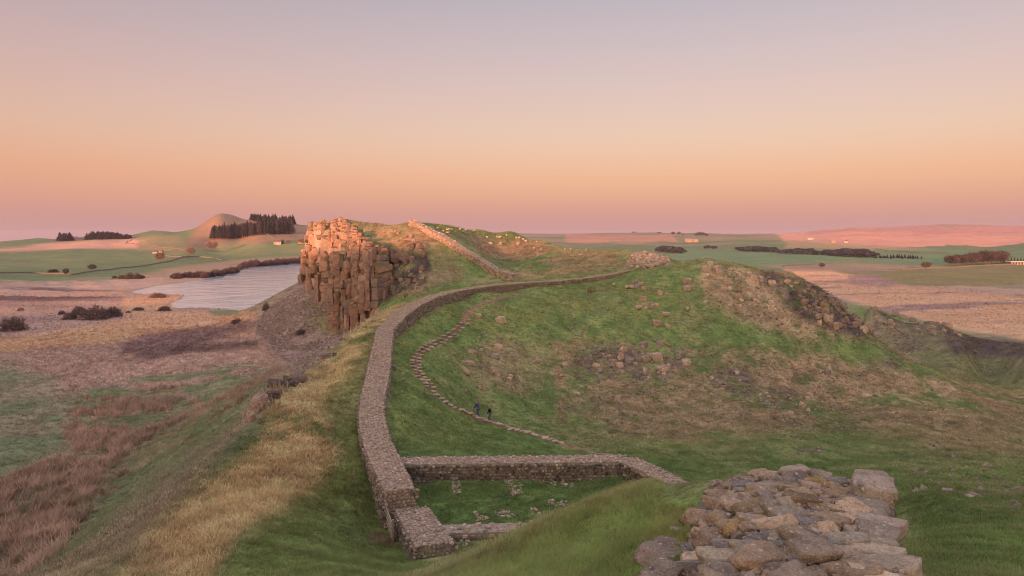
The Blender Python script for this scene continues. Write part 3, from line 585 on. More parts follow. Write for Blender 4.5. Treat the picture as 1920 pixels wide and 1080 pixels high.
    to = np.array((0, 0, HC)) - A; dist = np.linalg.norm(to, axis=1); size = D.max(1) / dist * np.where(((NN * to).sum(1) / dist) > .02, 1, .05) * np.where(in_view(A), 1, .02)
    order = np.argsort(-size); top = order[:keep]; rest = order[keep:]
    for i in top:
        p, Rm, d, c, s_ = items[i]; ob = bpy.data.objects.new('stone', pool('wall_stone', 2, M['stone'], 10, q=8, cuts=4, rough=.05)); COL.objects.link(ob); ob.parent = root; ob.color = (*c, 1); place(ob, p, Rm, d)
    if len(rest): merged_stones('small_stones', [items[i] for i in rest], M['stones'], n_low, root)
    return root
# ------------------------------------------------------------------ the great wall and the milecastle
def W(px, py, Y, h): p = at(px, py, Y); return (p[0], p[1], p[2], h)
def edges(rows):
    """rows: (px left, px right, py, depth) of the two top edges -> centre line with half width"""
    o = []
    for l, r_, py, Y in rows:
        a, b_ = at(l, py, Y), at(r_, py, Y); o.append([(a[0] + b_[0]) / 2, a[1], a[2], (b_[0] - a[0]) / 2])
    o = np.array(o); d = np.gradient(o[:, :2], axis=0); cs = np.abs(d[:, 1]) / np.hypot(d[:, 0], d[:, 1]); o[:, 3] = np.clip(o[:, 3] * np.clip(cs, .55, 1), .75, 1.25)
    return [tuple(v) for v in o]
main_top = edges([(717,781,916,37.2),(703,768,888,40),(690,754,860,43),(678,738,830,46.5),(672,729,803,50),(670,721,775,54),(675,723,742,58.5),(684,731,705,64),(693,735,665,71),(700,737,637,77)]) + \
    [W(722,616,82,1.1), W(748,590,89,1.15), W(777,570,97,1.15), W(808,556,104,1.1), W(845,546,112,1.05), W(885,539,121,1.0), W(930,533,130,1.0), W(985,529,138,.95), W(1040,526,143,.95), W(1095,521,147,.9), W(1140,514,150,.85), W(1180,506,153,.8)]
stone_wall('stone_wall', 'long curtain wall of grey stone winding up from the milecastle over the grassy ridge', main_top, sz=.23, course=.19, ends=(True, False), rag=.022, group='walls of the frontier ruin')
low_top = edges([(776,850,1018,30.9),(768,838,1000,32.4),(756,820,978,34.4),(741,800,951,36.9)]); low_top = [(a, b_, c, 1.0) for a, b_, c, d in low_top]
stone_wall('stone_wall', 'lower squat length of wall below the step, beside the wooden hurdle', low_top, sz=.21, course=.19, ends=(True, False), rag=.022, group='walls of the frontier ruin')
pe = [at(748, 863, 43.9), at(900, 861, 44.0), at(1050, 859, 44.1), at(1176, 858, 44.2)]
stone_wall('stone_wall', 'straight rear wall of the milecastle with white-spotted face above the inner lawn', [(p[0], p[1], p[2], .82) for p in pe], sz=.22, course=.19, ends=(False, True), rag=.02, group='walls of the frontier ruin', dark_face=.62)
pr = [at(1178, 860, 43.9), at(1220, 879, 41.8), at(1262, 901, 39.8), at(1320, 936, 36.9)]
stone_wall('stone_wall', 'short side wall of the milecastle running down behind the grass mound', [(p[0], p[1], p[2], .82) for p in pr], sz=.22, course=.19, rag=.02, group='walls of the frontier ruin', dark_face=.6)
pw = [at(800, 990, 33.6), at(880, 988, 33.7), at(960, 986, 33.8), at(1060, 984, 33.9)]
stone_wall('stone_wall', 'broken front wall of the milecastle half hidden by tufts of dry grass', [(p[0], p[1], p[2] - .02, .62) for p in pw], sz=.33, course=.24, rag=.05, group='walls of the frontier ruin', dark_face=.95)
cl = [W(772,421,226,1.3), W(800,436,216,1.3), W(830,458,207,1.3), W(868,479,198,1.25), W(903,496,190,1.2), W(935,514,181,1.2), W(968,531,173,1.1)]
cl = [(a, b_, ground(a, b_) + 1.75, h) for a, b_, c, h in cl]
stone_wall('stone_wall', 'sunlit orange wall plunging down the far side of the crag into the gap', cl, sz=.62, course=.45, n_low=1, rag=.16, group='walls of the frontier ruin', dark_face=1.0)
# rubble plugging the corner where the lower wall meets the front wall
def heap(name, label, poly, n, size, cat='ruin', keepn=60, group=None, up=.25, n_low=2, kindmat='stone', squash=.7):
    P = np.array(poly, float); pts = []
    while len(pts) < n:
        q = RNG.uniform(P.min(0), P.max(0), (n * 2, 2)); q = q[sd_poly(q[:, 0], q[:, 1], P) < 0]; pts += list(q)
    pts = np.array(pts[:n]); w = lift(pts[:, 0], pts[:, 1]); c = np.median(w, 0); w = w[np.abs(w[:, 1] - c[1]) < max(6, c[1] * .12)]
    root = empty(name, tuple(c)); tag(root, label, cat, group); items = []
    for p in w:
        d = RNG.uniform(.5, 1.1) * size * np.array((1, RNG.uniform(.6, .9), squash * RNG.uniform(.7, 1.1)))
        items.append((p - c + np.array((0, 0, d[2] * up + RNG.uniform(0, up) * size)), rotm(RNG.uniform(0, 6.3), RNG.normal(0, .25), RNG.normal(0, .25)), d, tint(.95, .08), int(RNG.integers(8))))
    items.sort(key=lambda i: -i[2].max())
    for p, Rm, d, cc, s_ in items[:keepn]:
        ob = bpy.data.objects.new('stone', pool('wall_stone', 2, M['stone'], 10, q=8, cuts=4, rough=.05)); COL.objects.link(ob); ob.parent = root; ob.color = (*cc, 1); place(ob, p, Rm, d)
    if len(items) > keepn: merged_stones('small_stones', items[keepn:], M['stones'], n_low, root)
    return root
RU = 'low footings on the milecastle lawn'
heap('ruined_footing', 'short low footing nearest the inner corner by the long curtain wall', [(843,903),(862,903),(868,926),(850,926)], 26, .15, group=RU, up=.0)
heap('ruined_footing', 'long narrow footing running out from the middle of the rear wall', [(940,890),(962,890),(992,926),(962,930)], 70, .15, group=RU, up=.0)
heap('ruined_footing', 'bent footing of flat pale stones near the right end of the rear wall', [(998,897),(1030,895),(1078,910),(1070,918),(1040,912),(1000,902)], 60, .15, group=RU, up=.0)
heap('ruined_footing', 'small heap of footing stones in the grass left of the front wall', [(888,960),(912,962),(922,978),(895,978)], 34, .14, group=RU, up=.0)
heap('ruined_footing', 'curved ridge of footing stones just behind the broken front wall', [(918,958),(950,955),(968,968),(940,972)], 34, .14, group=RU, up=.0)
heap('ruined_footing', 'grey footing stones beside the dry tufts on the mound edge', [(1024,938),(1064,940),(1064,950),(1026,950)], 30, .14, group=RU, up=.0)
heap('ruined_footing', 'single knot of footing stones left of the dry orange tufts', [(996,953),(1014,953),(1018,968),(1000,968)], 18, .15, group=RU, up=.0)
heap('rubble_mound', 'steep mound of loose rubble at the end of the ridge wall', [(1172,500),(1182,484),(1196,474),(1216,469),(1238,476),(1256,490),(1238,499),(1200,505)], 420, .62, cat='rubble', keepn=150, up=.35, n_low=1)
heap('rubble_mound', 'tumbled corner stones where the lower wall meets the broken front wall', [(815,1000),(850,985),(890,1015),(870,1035),(830,1045)], 26, .17, cat='rubble', keepn=60)
# the wooden hurdle by the step
WOOD = flat_mat('weathered_wood', (.42, .33, .24), .85, .3, 9)
def bar(a, b_, w=.05, h=.05):
    a = Vector(a); b_ = Vector(b_); d = (b_ - a).normalized(); u = Vector((0, 0, 1)) if abs(d.z) < .9 else Vector((1, 0, 0)); s = d.cross(u).normalized(); u = s.cross(d)
    V = [p + s * i * w / 2 + u * j * h / 2 for p in (a, b_) for i, j in ((-1, -1), (1, -1), (1, 1), (-1, 1))]
    return V, [(0, 3, 2, 1), (4, 5, 6, 7), (0, 1, 5, 4), (1, 2, 6, 5), (2, 3, 7, 6), (3, 0, 4, 7)]
h0, h1 = at(712, 925, 40.0), at(735, 1003, 34.6); hg0, hg1 = ground(h0[0], h0[1]), ground(h1[0], h1[1])
root = tag(empty('wooden_hurdle', (h1[0], h1[1], hg1)), 'pale wooden rail hurdle leaning along the outer foot of the stepped wall', 'fence'); O_ = np.array(root.location)
for k_ in range(4):
    dz_ = .25 + .27 * k_; V, F = bar(np.array((h0[0], h0[1], hg0 + dz_)) - O_, np.array((h1[0], h1[1], hg1 + dz_)) - O_, .06, .08); mesh_obj('rail', V, F, WOOD, root)
for t_ in (0, .5, 1):
    p = h0 * (1 - t_) + h1 * t_; gzv = ground(p[0], p[1]); V, F = bar(np.array((p[0] + .06, p[1], gzv - .2)) - O_, np.array((p[0] + .06, p[1], gzv + 1.25)) - O_, .09, .09); mesh_obj('post', V, F, WOOD, root)

# ------------------------------------------------------------------ the rough wall end in front
AX, AN = np.array((.414, .910)), np.array((.910, -.414)); A0 = np.array((2.46, 6.0))
def fw(u, v): return A0 + AX * u + AN * v
def ftop(u, v): return HC - 2.97 - .035 * u - .32 * np.clip(-(v - .1), 0, 2) ** 1.4 - .16 * np.clip(v - .15, 0, 2)
fwall = tag(empty('rubble_wall', (A0[0], A0[1], ground(*A0))), 'thick broken wall end of big lichened boulders set in mortar beside the grass mound', 'wall'); FO = np.array(fwall.location)
MORT = stone_mat('old_mortar', 'attr', 2.2, .35, 1.4)
U, Vv = np.meshgrid(np.linspace(-1.4, 3.35, 260), np.linspace(-1.0, 1.02, 110), indexing='ij')
px_ = fw(0, 0)[0] + AX[0] * U + AN[0] * Vv; py_ = A0[1] + AX[1] * U + AN[1] * Vv
zt = ftop(U, Vv) - .065 + (fbm(px_.ravel(), py_.ravel(), .35, 4, 61).reshape(U.shape) - .5) * .13 + (fbm(px_.ravel(), py_.ravel(), .07, 2, 62).reshape(U.shape) - .5) * .05
Vt = np.stack([px_, py_, zt], -1); Vt[[0, -1], :, 2] -= 2.2; Vt[:, [0, -1], 2] -= 2.2
I = np.arange(260 * 110).reshape(260, 110); F = np.stack([I[:-1, :-1], I[1:, :-1], I[1:, 1:], I[:-1, 1:]], -1).reshape(-1, 4)
me = fast_mesh('mortar_core', Vt.reshape(-1, 3) - FO, F, True); set_col(me, 'tint', np.broadcast_to((.42, .34, .27), (28600, 3))); me.materials.append(MORT)
ob = bpy.data.objects.new('mortar_core', me); COL.objects.link(ob); ob.parent = fwall
FT = [(.34,.255,.205),(.29,.225,.19),(.37,.28,.225),(.27,.235,.215),(.32,.235,.185),(.25,.20,.18),(.30,.25,.215)]; FT = [(1.66 * c[0], 1.68 * c[1], 1.46 * c[2]) for c in FT] + [(.50,.38,.24), (.30,.27,.25)]
def fstone(u, v, dz_, d, yaw, pitch=0., roll=0., c=None, kind='big_stone', nm='stone'):
    p = np.append(fw(u, v), ftop(u, v) + dz_)
    me = pool(kind, 10, M['stone'], 14, q=(30 if kind == 'dressed_block' else 34), cuts=(1 if kind == 'dressed_block' else 7), rough=(.04 if kind == 'dressed_block' else .10), box=(.95 if kind == 'dressed_block' else .86))
    ob = bpy.data.objects.new(nm, me); COL.objects.link(ob); ob.parent = fwall; c = np.array(c if c is not None else FT[RNG.integers(len(FT))]) * RNG.uniform(.72, 1.25); ob.color = (*c, 1)
    place(ob, p - FO, rotm(yaw, pitch, roll), d); return ob
base_yaw = math.atan2(AX[1], AX[0])
gold = (.52, .36, .17)
hand = [(1.12,-.52,.02,(.30,.17,.15),gold),(2.75,.25,.02,(.25,.15,.12),(.46,.33,.16)),(1.9,.12,.02,(.36,.20,.12),(.42,.30,.18)),(2.35,-.30,.03,(.36,.26,.17),None),(1.75,-.42,.02,(.34,.24,.15),None),(.35,.22,.05,(.34,.26,.20),None),(.15,-.22,.03,(.44,.27,.18),None),(.2,.58,.03,(.36,.24,.17),None),(-.35,.1,.02,(.40,.28,.19),None)]
used_uv = []
for u, v, dz_, d, c in hand:
    d = tuple(.72 * q for q in d); fstone(u, v, dz_ - .03, d, base_yaw - RNG.uniform(.6, 1.3), RNG.normal(0, .1), RNG.normal(0, .12), c); used_uv.append((u, v, d[0]))
for it in range(2600):                                               # dart throwing: the remaining core stones
    u, v = RNG.uniform(-1.2, 3.25), RNG.uniform(-.98, .66); sz_ = RNG.choice([.27, .23, .19, .15])
    if it > 700: sz_ = RNG.choice([.17, .14, .11])
    if it > 1500: sz_ = RNG.choice([.11, .09, .07])
    if any((u - a) ** 2 + (v - b_) ** 2 < ((sz_ + s_) * .50) ** 2 for a, b_, s_ in used_uv): continue
    used_uv.append((u, v, sz_)); ratio = RNG.uniform(.42, .72)
    fstone(u, v, RNG.uniform(-.075, -.01) + .03 * (sz_ < .15), (sz_, sz_ * ratio, sz_ * RNG.uniform(.34, .5)), base_yaw - RNG.uniform(.7, 1.25), RNG.normal(.06, .14), RNG.normal(.22, .2))
for row, (u0, u1, vv, dz0) in enumerate([(-1.3, .75, .86, .0), (.75, 2.55, .80, -.05), (2.55, 3.3, .86, .10)]):   # dressed kerb of the right-hand edge
    u = u0
    while u < u1 - .1:
        ln = min(RNG.uniform(.24, .46), u1 - u + .05); hw = (.30 if row == 0 else .25)
        fstone(u + ln / 2, vv + RNG.normal(0, .035), dz0 - .02 + RNG.normal(0, .025), (ln * .47, hw * RNG.uniform(.85, 1.1), .13), base_yaw + RNG.normal(0, .07), RNG.normal(0, .05), RNG.normal(-.04, .05), (.60, .49, .37) if RNG.random() < .6 else (.50,.42,.34), 'dressed_block')
        for c_ in range(1, 6): fstone(u + ln / 2 + RNG.normal(0, .08), .82 + RNG.normal(0, .015), dz0 - .02 - .23 * c_, (ln * .46, .27, .105), base_yaw + RNG.normal(0, .03), 0, 0, None, 'dressed_block')
        u += ln
for k_ in range(16):                                                 # the far end, rough courses
    fstone(3.3, -.9 + 1.7 * (k_ % 4) / 3, -.2 - .24 * (k_ // 4), (.26, .22, .13), base_yaw + RNG.normal(0, .2))
for u, v, dz_, d, c in [(.75,-1.22,-.02,(.36,.26,.10),(.40,.32,.26)),(2.1,-1.15,.02,(.16,.12,.08),None),(2.35,-.98,.04,(.2,.16,.13),None),(1.55,-1.18,-.02,(.16,.12,.07),None),(3.0,-1.05,.02,(.3,.2,.10),None),(3.2,-.85,.05,(.28,.2,.12),None),(2.7,-1.1,0,(.2,.14,.09),None),(0.1,-1.12,.0,(.24,.2,.12),None),(-.5,-1.05,.02,(.3,.22,.14),None)]:
    p = fw(u, v); gzv = ground(*p); fstone(u, v, gzv + d[2] * .55 + dz_ - float(ftop(u, v)), d, base_yaw + RNG.normal(0, .4), 0, 0, c)
items = []
for _ in range(1500):
    u, v = RNG.uniform(-1.2, 3.25), RNG.uniform(-.95, .72); d = RNG.uniform(.02, .065) * np.array((1, .8, .6))
    p = np.append(fw(u, v), ftop(u, v) - .03 + RNG.normal(0, .025)); items.append((p - FO, rotm(*RNG.uniform(-1, 1, 3) * np.array((3, .4, .4))), d, tint(.8, .12), int(RNG.integers(8))))
merged_stones('small_stones', items, M['stones'], 2, fwall)

# ------------------------------------------------------------------ the crag
crag = tag(empty('cliff', (-55, 225, 10)), kind='structure'); CO = np.array(crag.location)
cE = np.array([(690,592,183),(672,560,196),(660,548,205),(640,548,218),(625,540,232),(606,528,250),(588,522,268),(576,515,285)], float)
def col_mesh(seed, w, dp, h, mat):
    """a dolerite column: blocks stacked on joints, each a little shifted and turned"""
    r = np.random.default_rng(seed); ns = int(r.integers(4, 7)); ang = np.sort(np.arange(ns) * 2 * math.pi / ns + r.uniform(-.3, .3, ns)); rad = r.uniform(.8, 1.12, ns)
    V, F = [], []; z = 0.0; rings = []; sh = np.zeros(2)
    while z < h:
        bh = min(r.uniform(.9, 4.0), h - z + .01); rr = np.clip(rad * r.uniform(.86, 1.1) + r.normal(0, .07, ns), .6, 1.25); sh = sh * .6 + r.normal(0, .07, 2); tl = r.normal(0, .12, 2)
        for f, k_ in ((0, .90), (.06, 1), (.5, 1.03), (.94, .98), (1, .88)):
            q = []
            for a in range(ns):
                kk = rr[a] * k_ * (1.10 - .22 * (z + f * bh) / h) + r.normal(0, .025); x_, y_ = math.cos(ang[a]) * kk + sh[0], math.sin(ang[a]) * kk + sh[1]; q.append((x_ * w, y_ * dp, z + f * bh + (x_ * tl[0] + y_ * tl[1]) * w))
            rings.append(q)
        z += bh
    for q in rings: V += q
    for l in range(len(rings) - 1):
        for a in range(ns): b_ = (a + 1) % ns; F.append((l * ns + a, l * ns + b_, (l + 1) * ns + b_, (l + 1) * ns + a))
    top = (len(rings) - 1) * ns; c = np.mean(V[top:], 0) + np.array((0, 0, .25)); V.append(tuple(c)); F += [(top + a, top + (a + 1) % ns, len(V) - 1) for a in range(ns)]
    me = bpy.data.meshes.new('rock_column'); me.from_pydata([tuple(v) for v in V], [], F); me.materials.append(mat); return me
CT = [(.52,.33,.235),(.45,.30,.225),(.56,.37,.265),(.36,.265,.215),(.50,.33,.255)]
seed = 100
def column(px, pyt, pyb, Y, wpx, dk=.9, lean=0.0):
    global seed
    seed += 1; a = at(px, pyt, Y); b_ = at(px, pyb, Y); h = a[2] - b_[2] + 1.5; w = wpx / 2 * Y / FPX * 1.05
    ob = bpy.data.objects.new('rock_column', col_mesh(seed, w, w * dk + .8, h, M['crag'])); COL.objects.link(ob); ob.parent = crag
    ob.location = Vector((b_[0], b_[1] + w * .3, b_[2] - 1.5)) - crag.location; ob.rotation_euler = (RNG.normal(0, .02), lean + RNG.normal(0, .02), RNG.uniform(-.5, .5)); ob.color = (*(np.array(CT[RNG.integers(5)]) * RNG.uniform(.85, 1.1)), 1)
c0, c1 = np.array((-35.6, 185.0)), np.array((-80.0, 286.0)); cd = (c1 - c0) / np.linalg.norm(c1 - c0); cn = np.array((-cd[1], cd[0])); CL = np.linalg.norm(c1 - c0)
def pillar(t_, o, ztop, w, dk=1.0, zb=None):
    global seed
    seed += 1; p = c0 + cd * CL * t_ + cn * o; g_ = ground(*p) if zb is None else zb; h = HC + ztop - g_ + 1.5
    if h < 2.5: return
    ob = bpy.data.objects.new('rock_column', col_mesh(seed, w, w * dk, h, M['crag'])); COL.objects.link(ob); ob.parent = crag
    ob.location = Vector((p[0], p[1], g_ - 1.5)) - crag.location; ob.rotation_euler = (RNG.normal(0, .025), RNG.normal(0, .025), RNG.uniform(0, 6.28)); ob.color = (*(np.array(CT[RNG.integers(5)]) * RNG.uniform(.8, 1.15)), 1)
butt = lambda t_: .5 + .5 * math.sin(t_ * 2 * math.pi * 4.3 + 1.1)               # buttresses and gullies along the face
for t_ in np.arange(.0, 1.02, .034):
    b_ = butt(t_); lim = np.interp(t_, [0, .1, .3, .6, .9, 1], [-7.0, -2.5, 1.5, 3.4, 3.0, -1.0])
    pillar(t_ + RNG.normal(0, .008), RNG.uniform(-1.5, .6), lim + RNG.uniform(-1.6, .8), RNG.uniform(2.2, 3.8))
    pillar(t_ + RNG.normal(0, .012), 1.0 + 2.6 * b_ + RNG.normal(0, .5), lim - 2 - (1 - b_) * 7 - RNG.uniform(0, 4), RNG.uniform(1.8, 3.4))
    if b_ > .35: pillar(t_ + RNG.normal(0, .012), 2.6 + 4.4 * b_ + RNG.normal(0, .6), lim - 4.5 - RNG.uniform(0, 8), RNG.uniform(1.4, 2.8))
    if RNG.random() < .5: pillar(t_ + RNG.normal(0, .012), 5 + 4.5 * b_, lim - 12 - RNG.uniform(0, 5), RNG.uniform(.8, 1.5))
# broken blocks wedged all over the face, on its top edge and down its right flank
def block(p, w, h, c=None):
    ob = bpy.data.objects.new('rock_block', pool('rock_block', 3, M['crag'], 14, q=20, cuts=6, rough=.12)); COL.objects.link(ob); ob.parent = crag; c = np.array(c if c is not None else CT[RNG.integers(5)]) * RNG.uniform(.75, 1.15); ob.color = (*c, 1)
    place(ob, np.array(p) - CO, rotm(RNG.uniform(0, 6.28), RNG.normal(0, .22), RNG.normal(0, .22)), (w, w * RNG.uniform(.6, 1), h))
for _ in range(190):
    t_ = RNG.uniform(-.02, 1.0); o_ = RNG.uniform(-3, 8.5); p = c0 + cd * CL * t_ + cn * o_; lim = np.interp(t_, [0, .1, .3, .6, .9, 1], [-7.0, -2.5, 1.5, 3.4, 3.0, -1.0]); z_ = HC + lim - max(0, o_) * RNG.uniform(.6, 2.6) - RNG.uniform(0, 2.5)
    if o_ < 0: z_ = ground(*p) + .2
    block((p[0], p[1], max(z_, ground(*p) + .3)), RNG.uniform(.8, 2.2), RNG.uniform(.8, 2.6))
for _ in range(70):
    q = RNG.uniform((690, 462), (800, 560)); p = lift(*q)[0]
    if 160 < p[1] < 260: w = RNG.uniform(.5, 1.5); block((p[0], p[1], p[2] + w * .35), w, w * RNG.uniform(.6, 1.4), (.34, .25, .215))
# the nose and the broken ledges to its right
for px, t_, b_, w_, back in [(682,528,598,14,-8),(672,490,574,18,-6),(691,470,566,12,-3),(708,520,566,20,-6),(723,544,566,9,-6),(735,519,544,15,-2),(750,505,520,7,2),(700,463,478,12,4),(711,461,476,10,4),(722,464,478,12,6),(735,468,482,12,8),(747,469,485,14,8),(760,471,486,10,8),(773,473,490,16,8),(794,489,512,18,4),(810,489,506,16,8),(802,504,516,14,3),(826,492,504,10,9),(757,520,536,7,0),(770,528,540,7,0),(697,500,520,9,-1),(716,505,522,6,-1)]:
    Yc = np.interp(-px, -cE[:, 0], cE[:, 2]) if px <= 690 else 183 + (px - 690) * .10
    column(px, t_, b_, Yc + back, w_)

# dark crags on the brow of the golden slope
BLD = []
def boulder(px, py, wpx, hpx, label=None, group=None, c=None, name='boulder', flatk=.6, n=5, at3=None):
    p = np.array(at3) if at3 is not None else lift(px, py)[0]; s = p[1] / FPX; w = wpx * s / 2; h = hpx * s / 2; BLD.append((p[0], p[1], w))
    ob = bpy.data.objects.new(name, pool('boulder_n' + str(n), n, M['rock'], 14, q=15, cuts=6, rough=.14)); COL.objects.link(ob)
    dpt = w * RNG.uniform(.65, 1.0); m = rotm(RNG.uniform(-.5, .5), RNG.normal(0, .12), RNG.normal(0, .12))
    place(ob, (p[0], p[1] + dpt * .3, p[2] + h * .62), m, (w * 1.2, dpt * 1.1, h * 1.4)); cc = np.array(c if c is not None else (.42,.31,.23)) * RNG.uniform(.82, 1.15); ob.color = (*cc, 1)
    return tag(ob, label, 'boulder', group)
pale, pink, greyc, mossy = (.68,.52,.40), (.58,.42,.325), (.40,.34,.31), (.27,.24,.14)
def on_brow(Y, out_):
    x = np.interp(Y, Epts[4:, 1], Epts[4:, 0]); return (x - out_, Y, ground(x - out_, Y))
boulder(0, 0, 30, 36, 'big pinkish boulder perched on the brow edge of the golden slope', None, pink, at3=on_brow(51.5, -.2)); boulder(0, 0, 18, 20, 'small boulder tucked beneath the big pinkish one on the brow', None, pink, at3=on_brow(49.3, -.2))
for y0, y1, n in ((53.2, 56.8, 9), (59.5, 61, 2), (62, 65.5, 9), (76.5, 79.0, 4)):
    for k_ in range(n):
        o_ = RNG.uniform(-.9, .45); sz = RNG.choice([10, 14, 20, 30]); boulder(0, 0, sz, sz * RNG.uniform(.5, .9), 'jagged dark rock breaking out along the brow of the golden slope', 'dark rocks along the brow', [(.24,.18,.15),(.17,.135,.115),(.30,.22,.18),(.14,.115,.10)][k_ % 4], at3=on_brow(RNG.uniform(y0, y1), o_), n=3)
KN = 'boulders in the grass of the knoll'
for a in [(938,605,20,13,'split pale boulder in green turf right of the footpath bend',pale),(897,595,12,9,'rounded lone boulder just right of the flagged path',pale),(1233,677,20,18,'largest square block of the outcrop facing the milecastle',pale),(1238,696,20,12,'wide block directly beneath the largest square block',pale),(1163,691,13,13,'squared upper block of a pair left of the dark hollow',pale),(1165,700,13,7,'flat lower block under the squared one by the dark hollow',pale),(1164,673,12,14,'upright block high in the left part of the outcrop',pink),(1167,658,10,10,'small knob of rock topping the left part of the outcrop',pale),(1143,674,10,10,'rock at the far left of the outcrop beside mossy turf',pink),(1287,686,19,14,'broad boulder at the right end of the outcrop',pale),
          (929,703,19,17,'cracked cube-like boulder above the two walkers',pale),(957,709,9,8,'small block just right of the cracked cube-like boulder',pale),(934,655,20,11,'rounded boulder at the top of the green hollow',pink),(928,672,20,10,'flat slabby boulder below the rounded one by the green hollow',greyc),(884,665,14,11,'oval pink boulder nearest the steep bend of the flagged path',pink),(881,684,18,8,'low broken ledge below the oval pink boulder',pink),(874,702,17,9,'flat tilted slab just right of the stepping stones',pink),(908,733,9,12,'upright stone close above the walker in blue',pink),(871,734,9,6,'small pale stone in turf above the stepping stones',pale),
          (1082,742,12,9,'white-topped stone beside the bare earth scar',pale),(1158,754,14,15,'lone triangular stone below the outcrop',pink),(1059,688,11,8,'pale stone at the head of the bare earth scar',pale),(1004,680,18,5,'thin flat slab lying in brown grass left of the scar',pink),
          (1233,611,16,11,'dark pink slab of a pair on the green shoulder',pink),(1251,614,11,8,'light small slab of a pair on the green shoulder',pale),(1109,549,14,13,'mossy olive boulder alone near the ridge wall',mossy),(1206,565,14,11,'big boulder at the head of a short rock trail above a sheep',pink),(1290,531,17,11,'upper of two red boulders stacked on the knoll',pink),(1290,545,16,10,'lower of two red boulders stacked on the knoll',pink),(1237,553,10,10,'leaning stone midway between sheep and stacked red boulders',pink),
          (1325,510,19,13,'large pale boulder just under the knoll summit',pale),(1345,509,16,12,'rough boulder right of the large pale one at the summit',pink),(1331,497,11,9,'rounded stone on the very summit of the knoll',pale),(1554,606,15,17,'big square block standing out of black heather',pale),(1537,611,7,13,'thin upright stone left of the big square block',pale),(1546,580,17,16,'lumpy yellowish boulder in the middle of the black heather',(.45,.34,.2)),(1568,617,11,14,'pink stone right of and below the big square block',pink),(1619,622,14,13,'long sloping boulder at the lower edge of the black heather',pale),(1629,617,13,15,'tilted boulder on the skyline at the foot of the knoll',pink),(1645,634,15,12,'last boulder at the right foot of the knoll skyline',greyc),
          (1455,750,11,7,'golden stone in the dark heather patch on the lower slope',(.5,.34,.15)),(1505,764,12,11,'pale split stone at the right of the lower dark patch',pale),(1351,721,12,8,'grey stones at the foot of the left dark patch',greyc),(1552,702,12,9,'grey pair of stones in dry grass on the right slope',greyc),(737,693,13,11,'grey stone lying against the right face of the curtain wall',greyc)]:
    boulder(*a[:5], group=KN, c=a[5])
def sprinkle(poly, n, lo, hi, label, group, cols=(pale, pink, greyc), asp=.7, n_=3, power=2.0):
    P = np.array(poly, float); k_ = 0
    while k_ < n:
        q = RNG.uniform(P.min(0), P.max(0)); 
        if sd_poly(q[:1], q[1:], P)[0] > 0: continue
        s = 1.3 * (lo + (hi - lo) * RNG.random() ** power); boulder(q[0], q[1], s, s * RNG.uniform(.55, 1.0), label, group, cols[RNG.integers(len(cols))], n=n_); k_ += 1
sprinkle([(1320,500),(1480,512),(1530,540),(1480,570),(1400,600),(1330,560)], 50, 5, 12, 'rock among the pinkish scree grass below the knoll summit', KN)
sprinkle([(1500,538),(1545,545),(1600,580),(1640,628),(1560,612),(1510,585)], 46, 5, 12, 'loose stone in the black heather on the right flank of the knoll', KN, ((.44,.33,.25), (.33,.27,.235), (.38,.28,.22)))
sprinkle([(1110,655),(1180,640),(1250,645),(1295,660),(1290,695),(1230,715),(1120,700)], 46, 5, 12, 'rock fragment among the broken ledges of the outcrop facing the milecastle', KN)
sprinkle([(1320,700),(1400,700),(1450,735),(1520,745),(1520,785),(1430,775),(1330,730)], 30, 4, 10, 'small stone among the dark patches on the lower slope', KN, (pale, pale, greyc))
sprinkle([(1440,506),(1500,524),(1560,554),(1630,612),(1600,612),(1530,575),(1450,530)], 26, 5, 12, 'rock in the dark heather along the skyline edge of the knoll', KN, ((.40,.30,.23), (.30,.245,.215)))
sprinkle([(1190,530),(1210,530),(1208,548),(1192,546)], 7, 5, 9, 'rock in the small cluster left of the leaning stone on the knoll', KN)
sprinkle([(1205,562),(1235,575),(1230,582),(1205,578)], 7, 5, 9, 'stone in the short trail of rocks right of the upper near sheep', KN)
sprinkle([(870,660),(960,640),(970,730),(900,745),(865,720)], 14, 3, 8, 'stone scattered on the slope between the path and the earth scar', KN)
CR = 'rocks on the crag slopes'
sprinkle([(697,478),(790,488),(790,520),(740,545),(700,530)], 26, 4, 9, 'rock in the dark heather bowl of the crag', CR, (pink, greyc))
sprinkle([(735,430),(800,445),(820,470),(760,470),(720,450)], 14, 3, 8, 'rock in the reddish turf on the upper crag slope', CR, ((.36,.26,.2), (.3,.22,.175)))
sprinkle([(1625,585),(1760,605),(1850,630),(1760,632),(1660,615)], 26, 5, 10, 'grey rock of the shadowy crag across the side valley', CR, (greyc, greyc, pink))
# tumbled fragments nobody could count
def scree(name, polys, size, n_):
    items = []
    for poly, n in polys:
        P = np.array(poly, float); q = RNG.uniform(P.min(0), P.max(0), (n * 4, 2)); q = q[sd_poly(q[:, 0], q[:, 1], P) < 0][:n]; w = lift(q[:, 0], q[:, 1])
        if n > 1000: w = w[fbm(w[:, 0], w[:, 1], 9, 3, 88) > RNG.uniform(.3, .6, len(w))]
        for p in w:
            if abs(p[1] - np.median(w[:, 1])) > .45 * np.median(w[:, 1]): continue
            d = size * RNG.uniform(.35, 1.0) ** 1.5 * np.array((1, .8, .6)) * RNG.uniform(.8, 1.3, 3); items.append((p + np.array((0, 0, d[2] * .1)), rotm(RNG.uniform(0, 6.3), RNG.normal(0, .4), RNG.normal(0, .4)), d, np.array([(.42,.34,.28),(.34,.275,.235),(.50,.41,.34),(.38,.30,.25)][RNG.integers(4)]) * RNG.uniform(.7, 1.15), int(RNG.integers(8))))
    tag(merged_stones(name, items, M['rocks'], n_), kind='stuff')
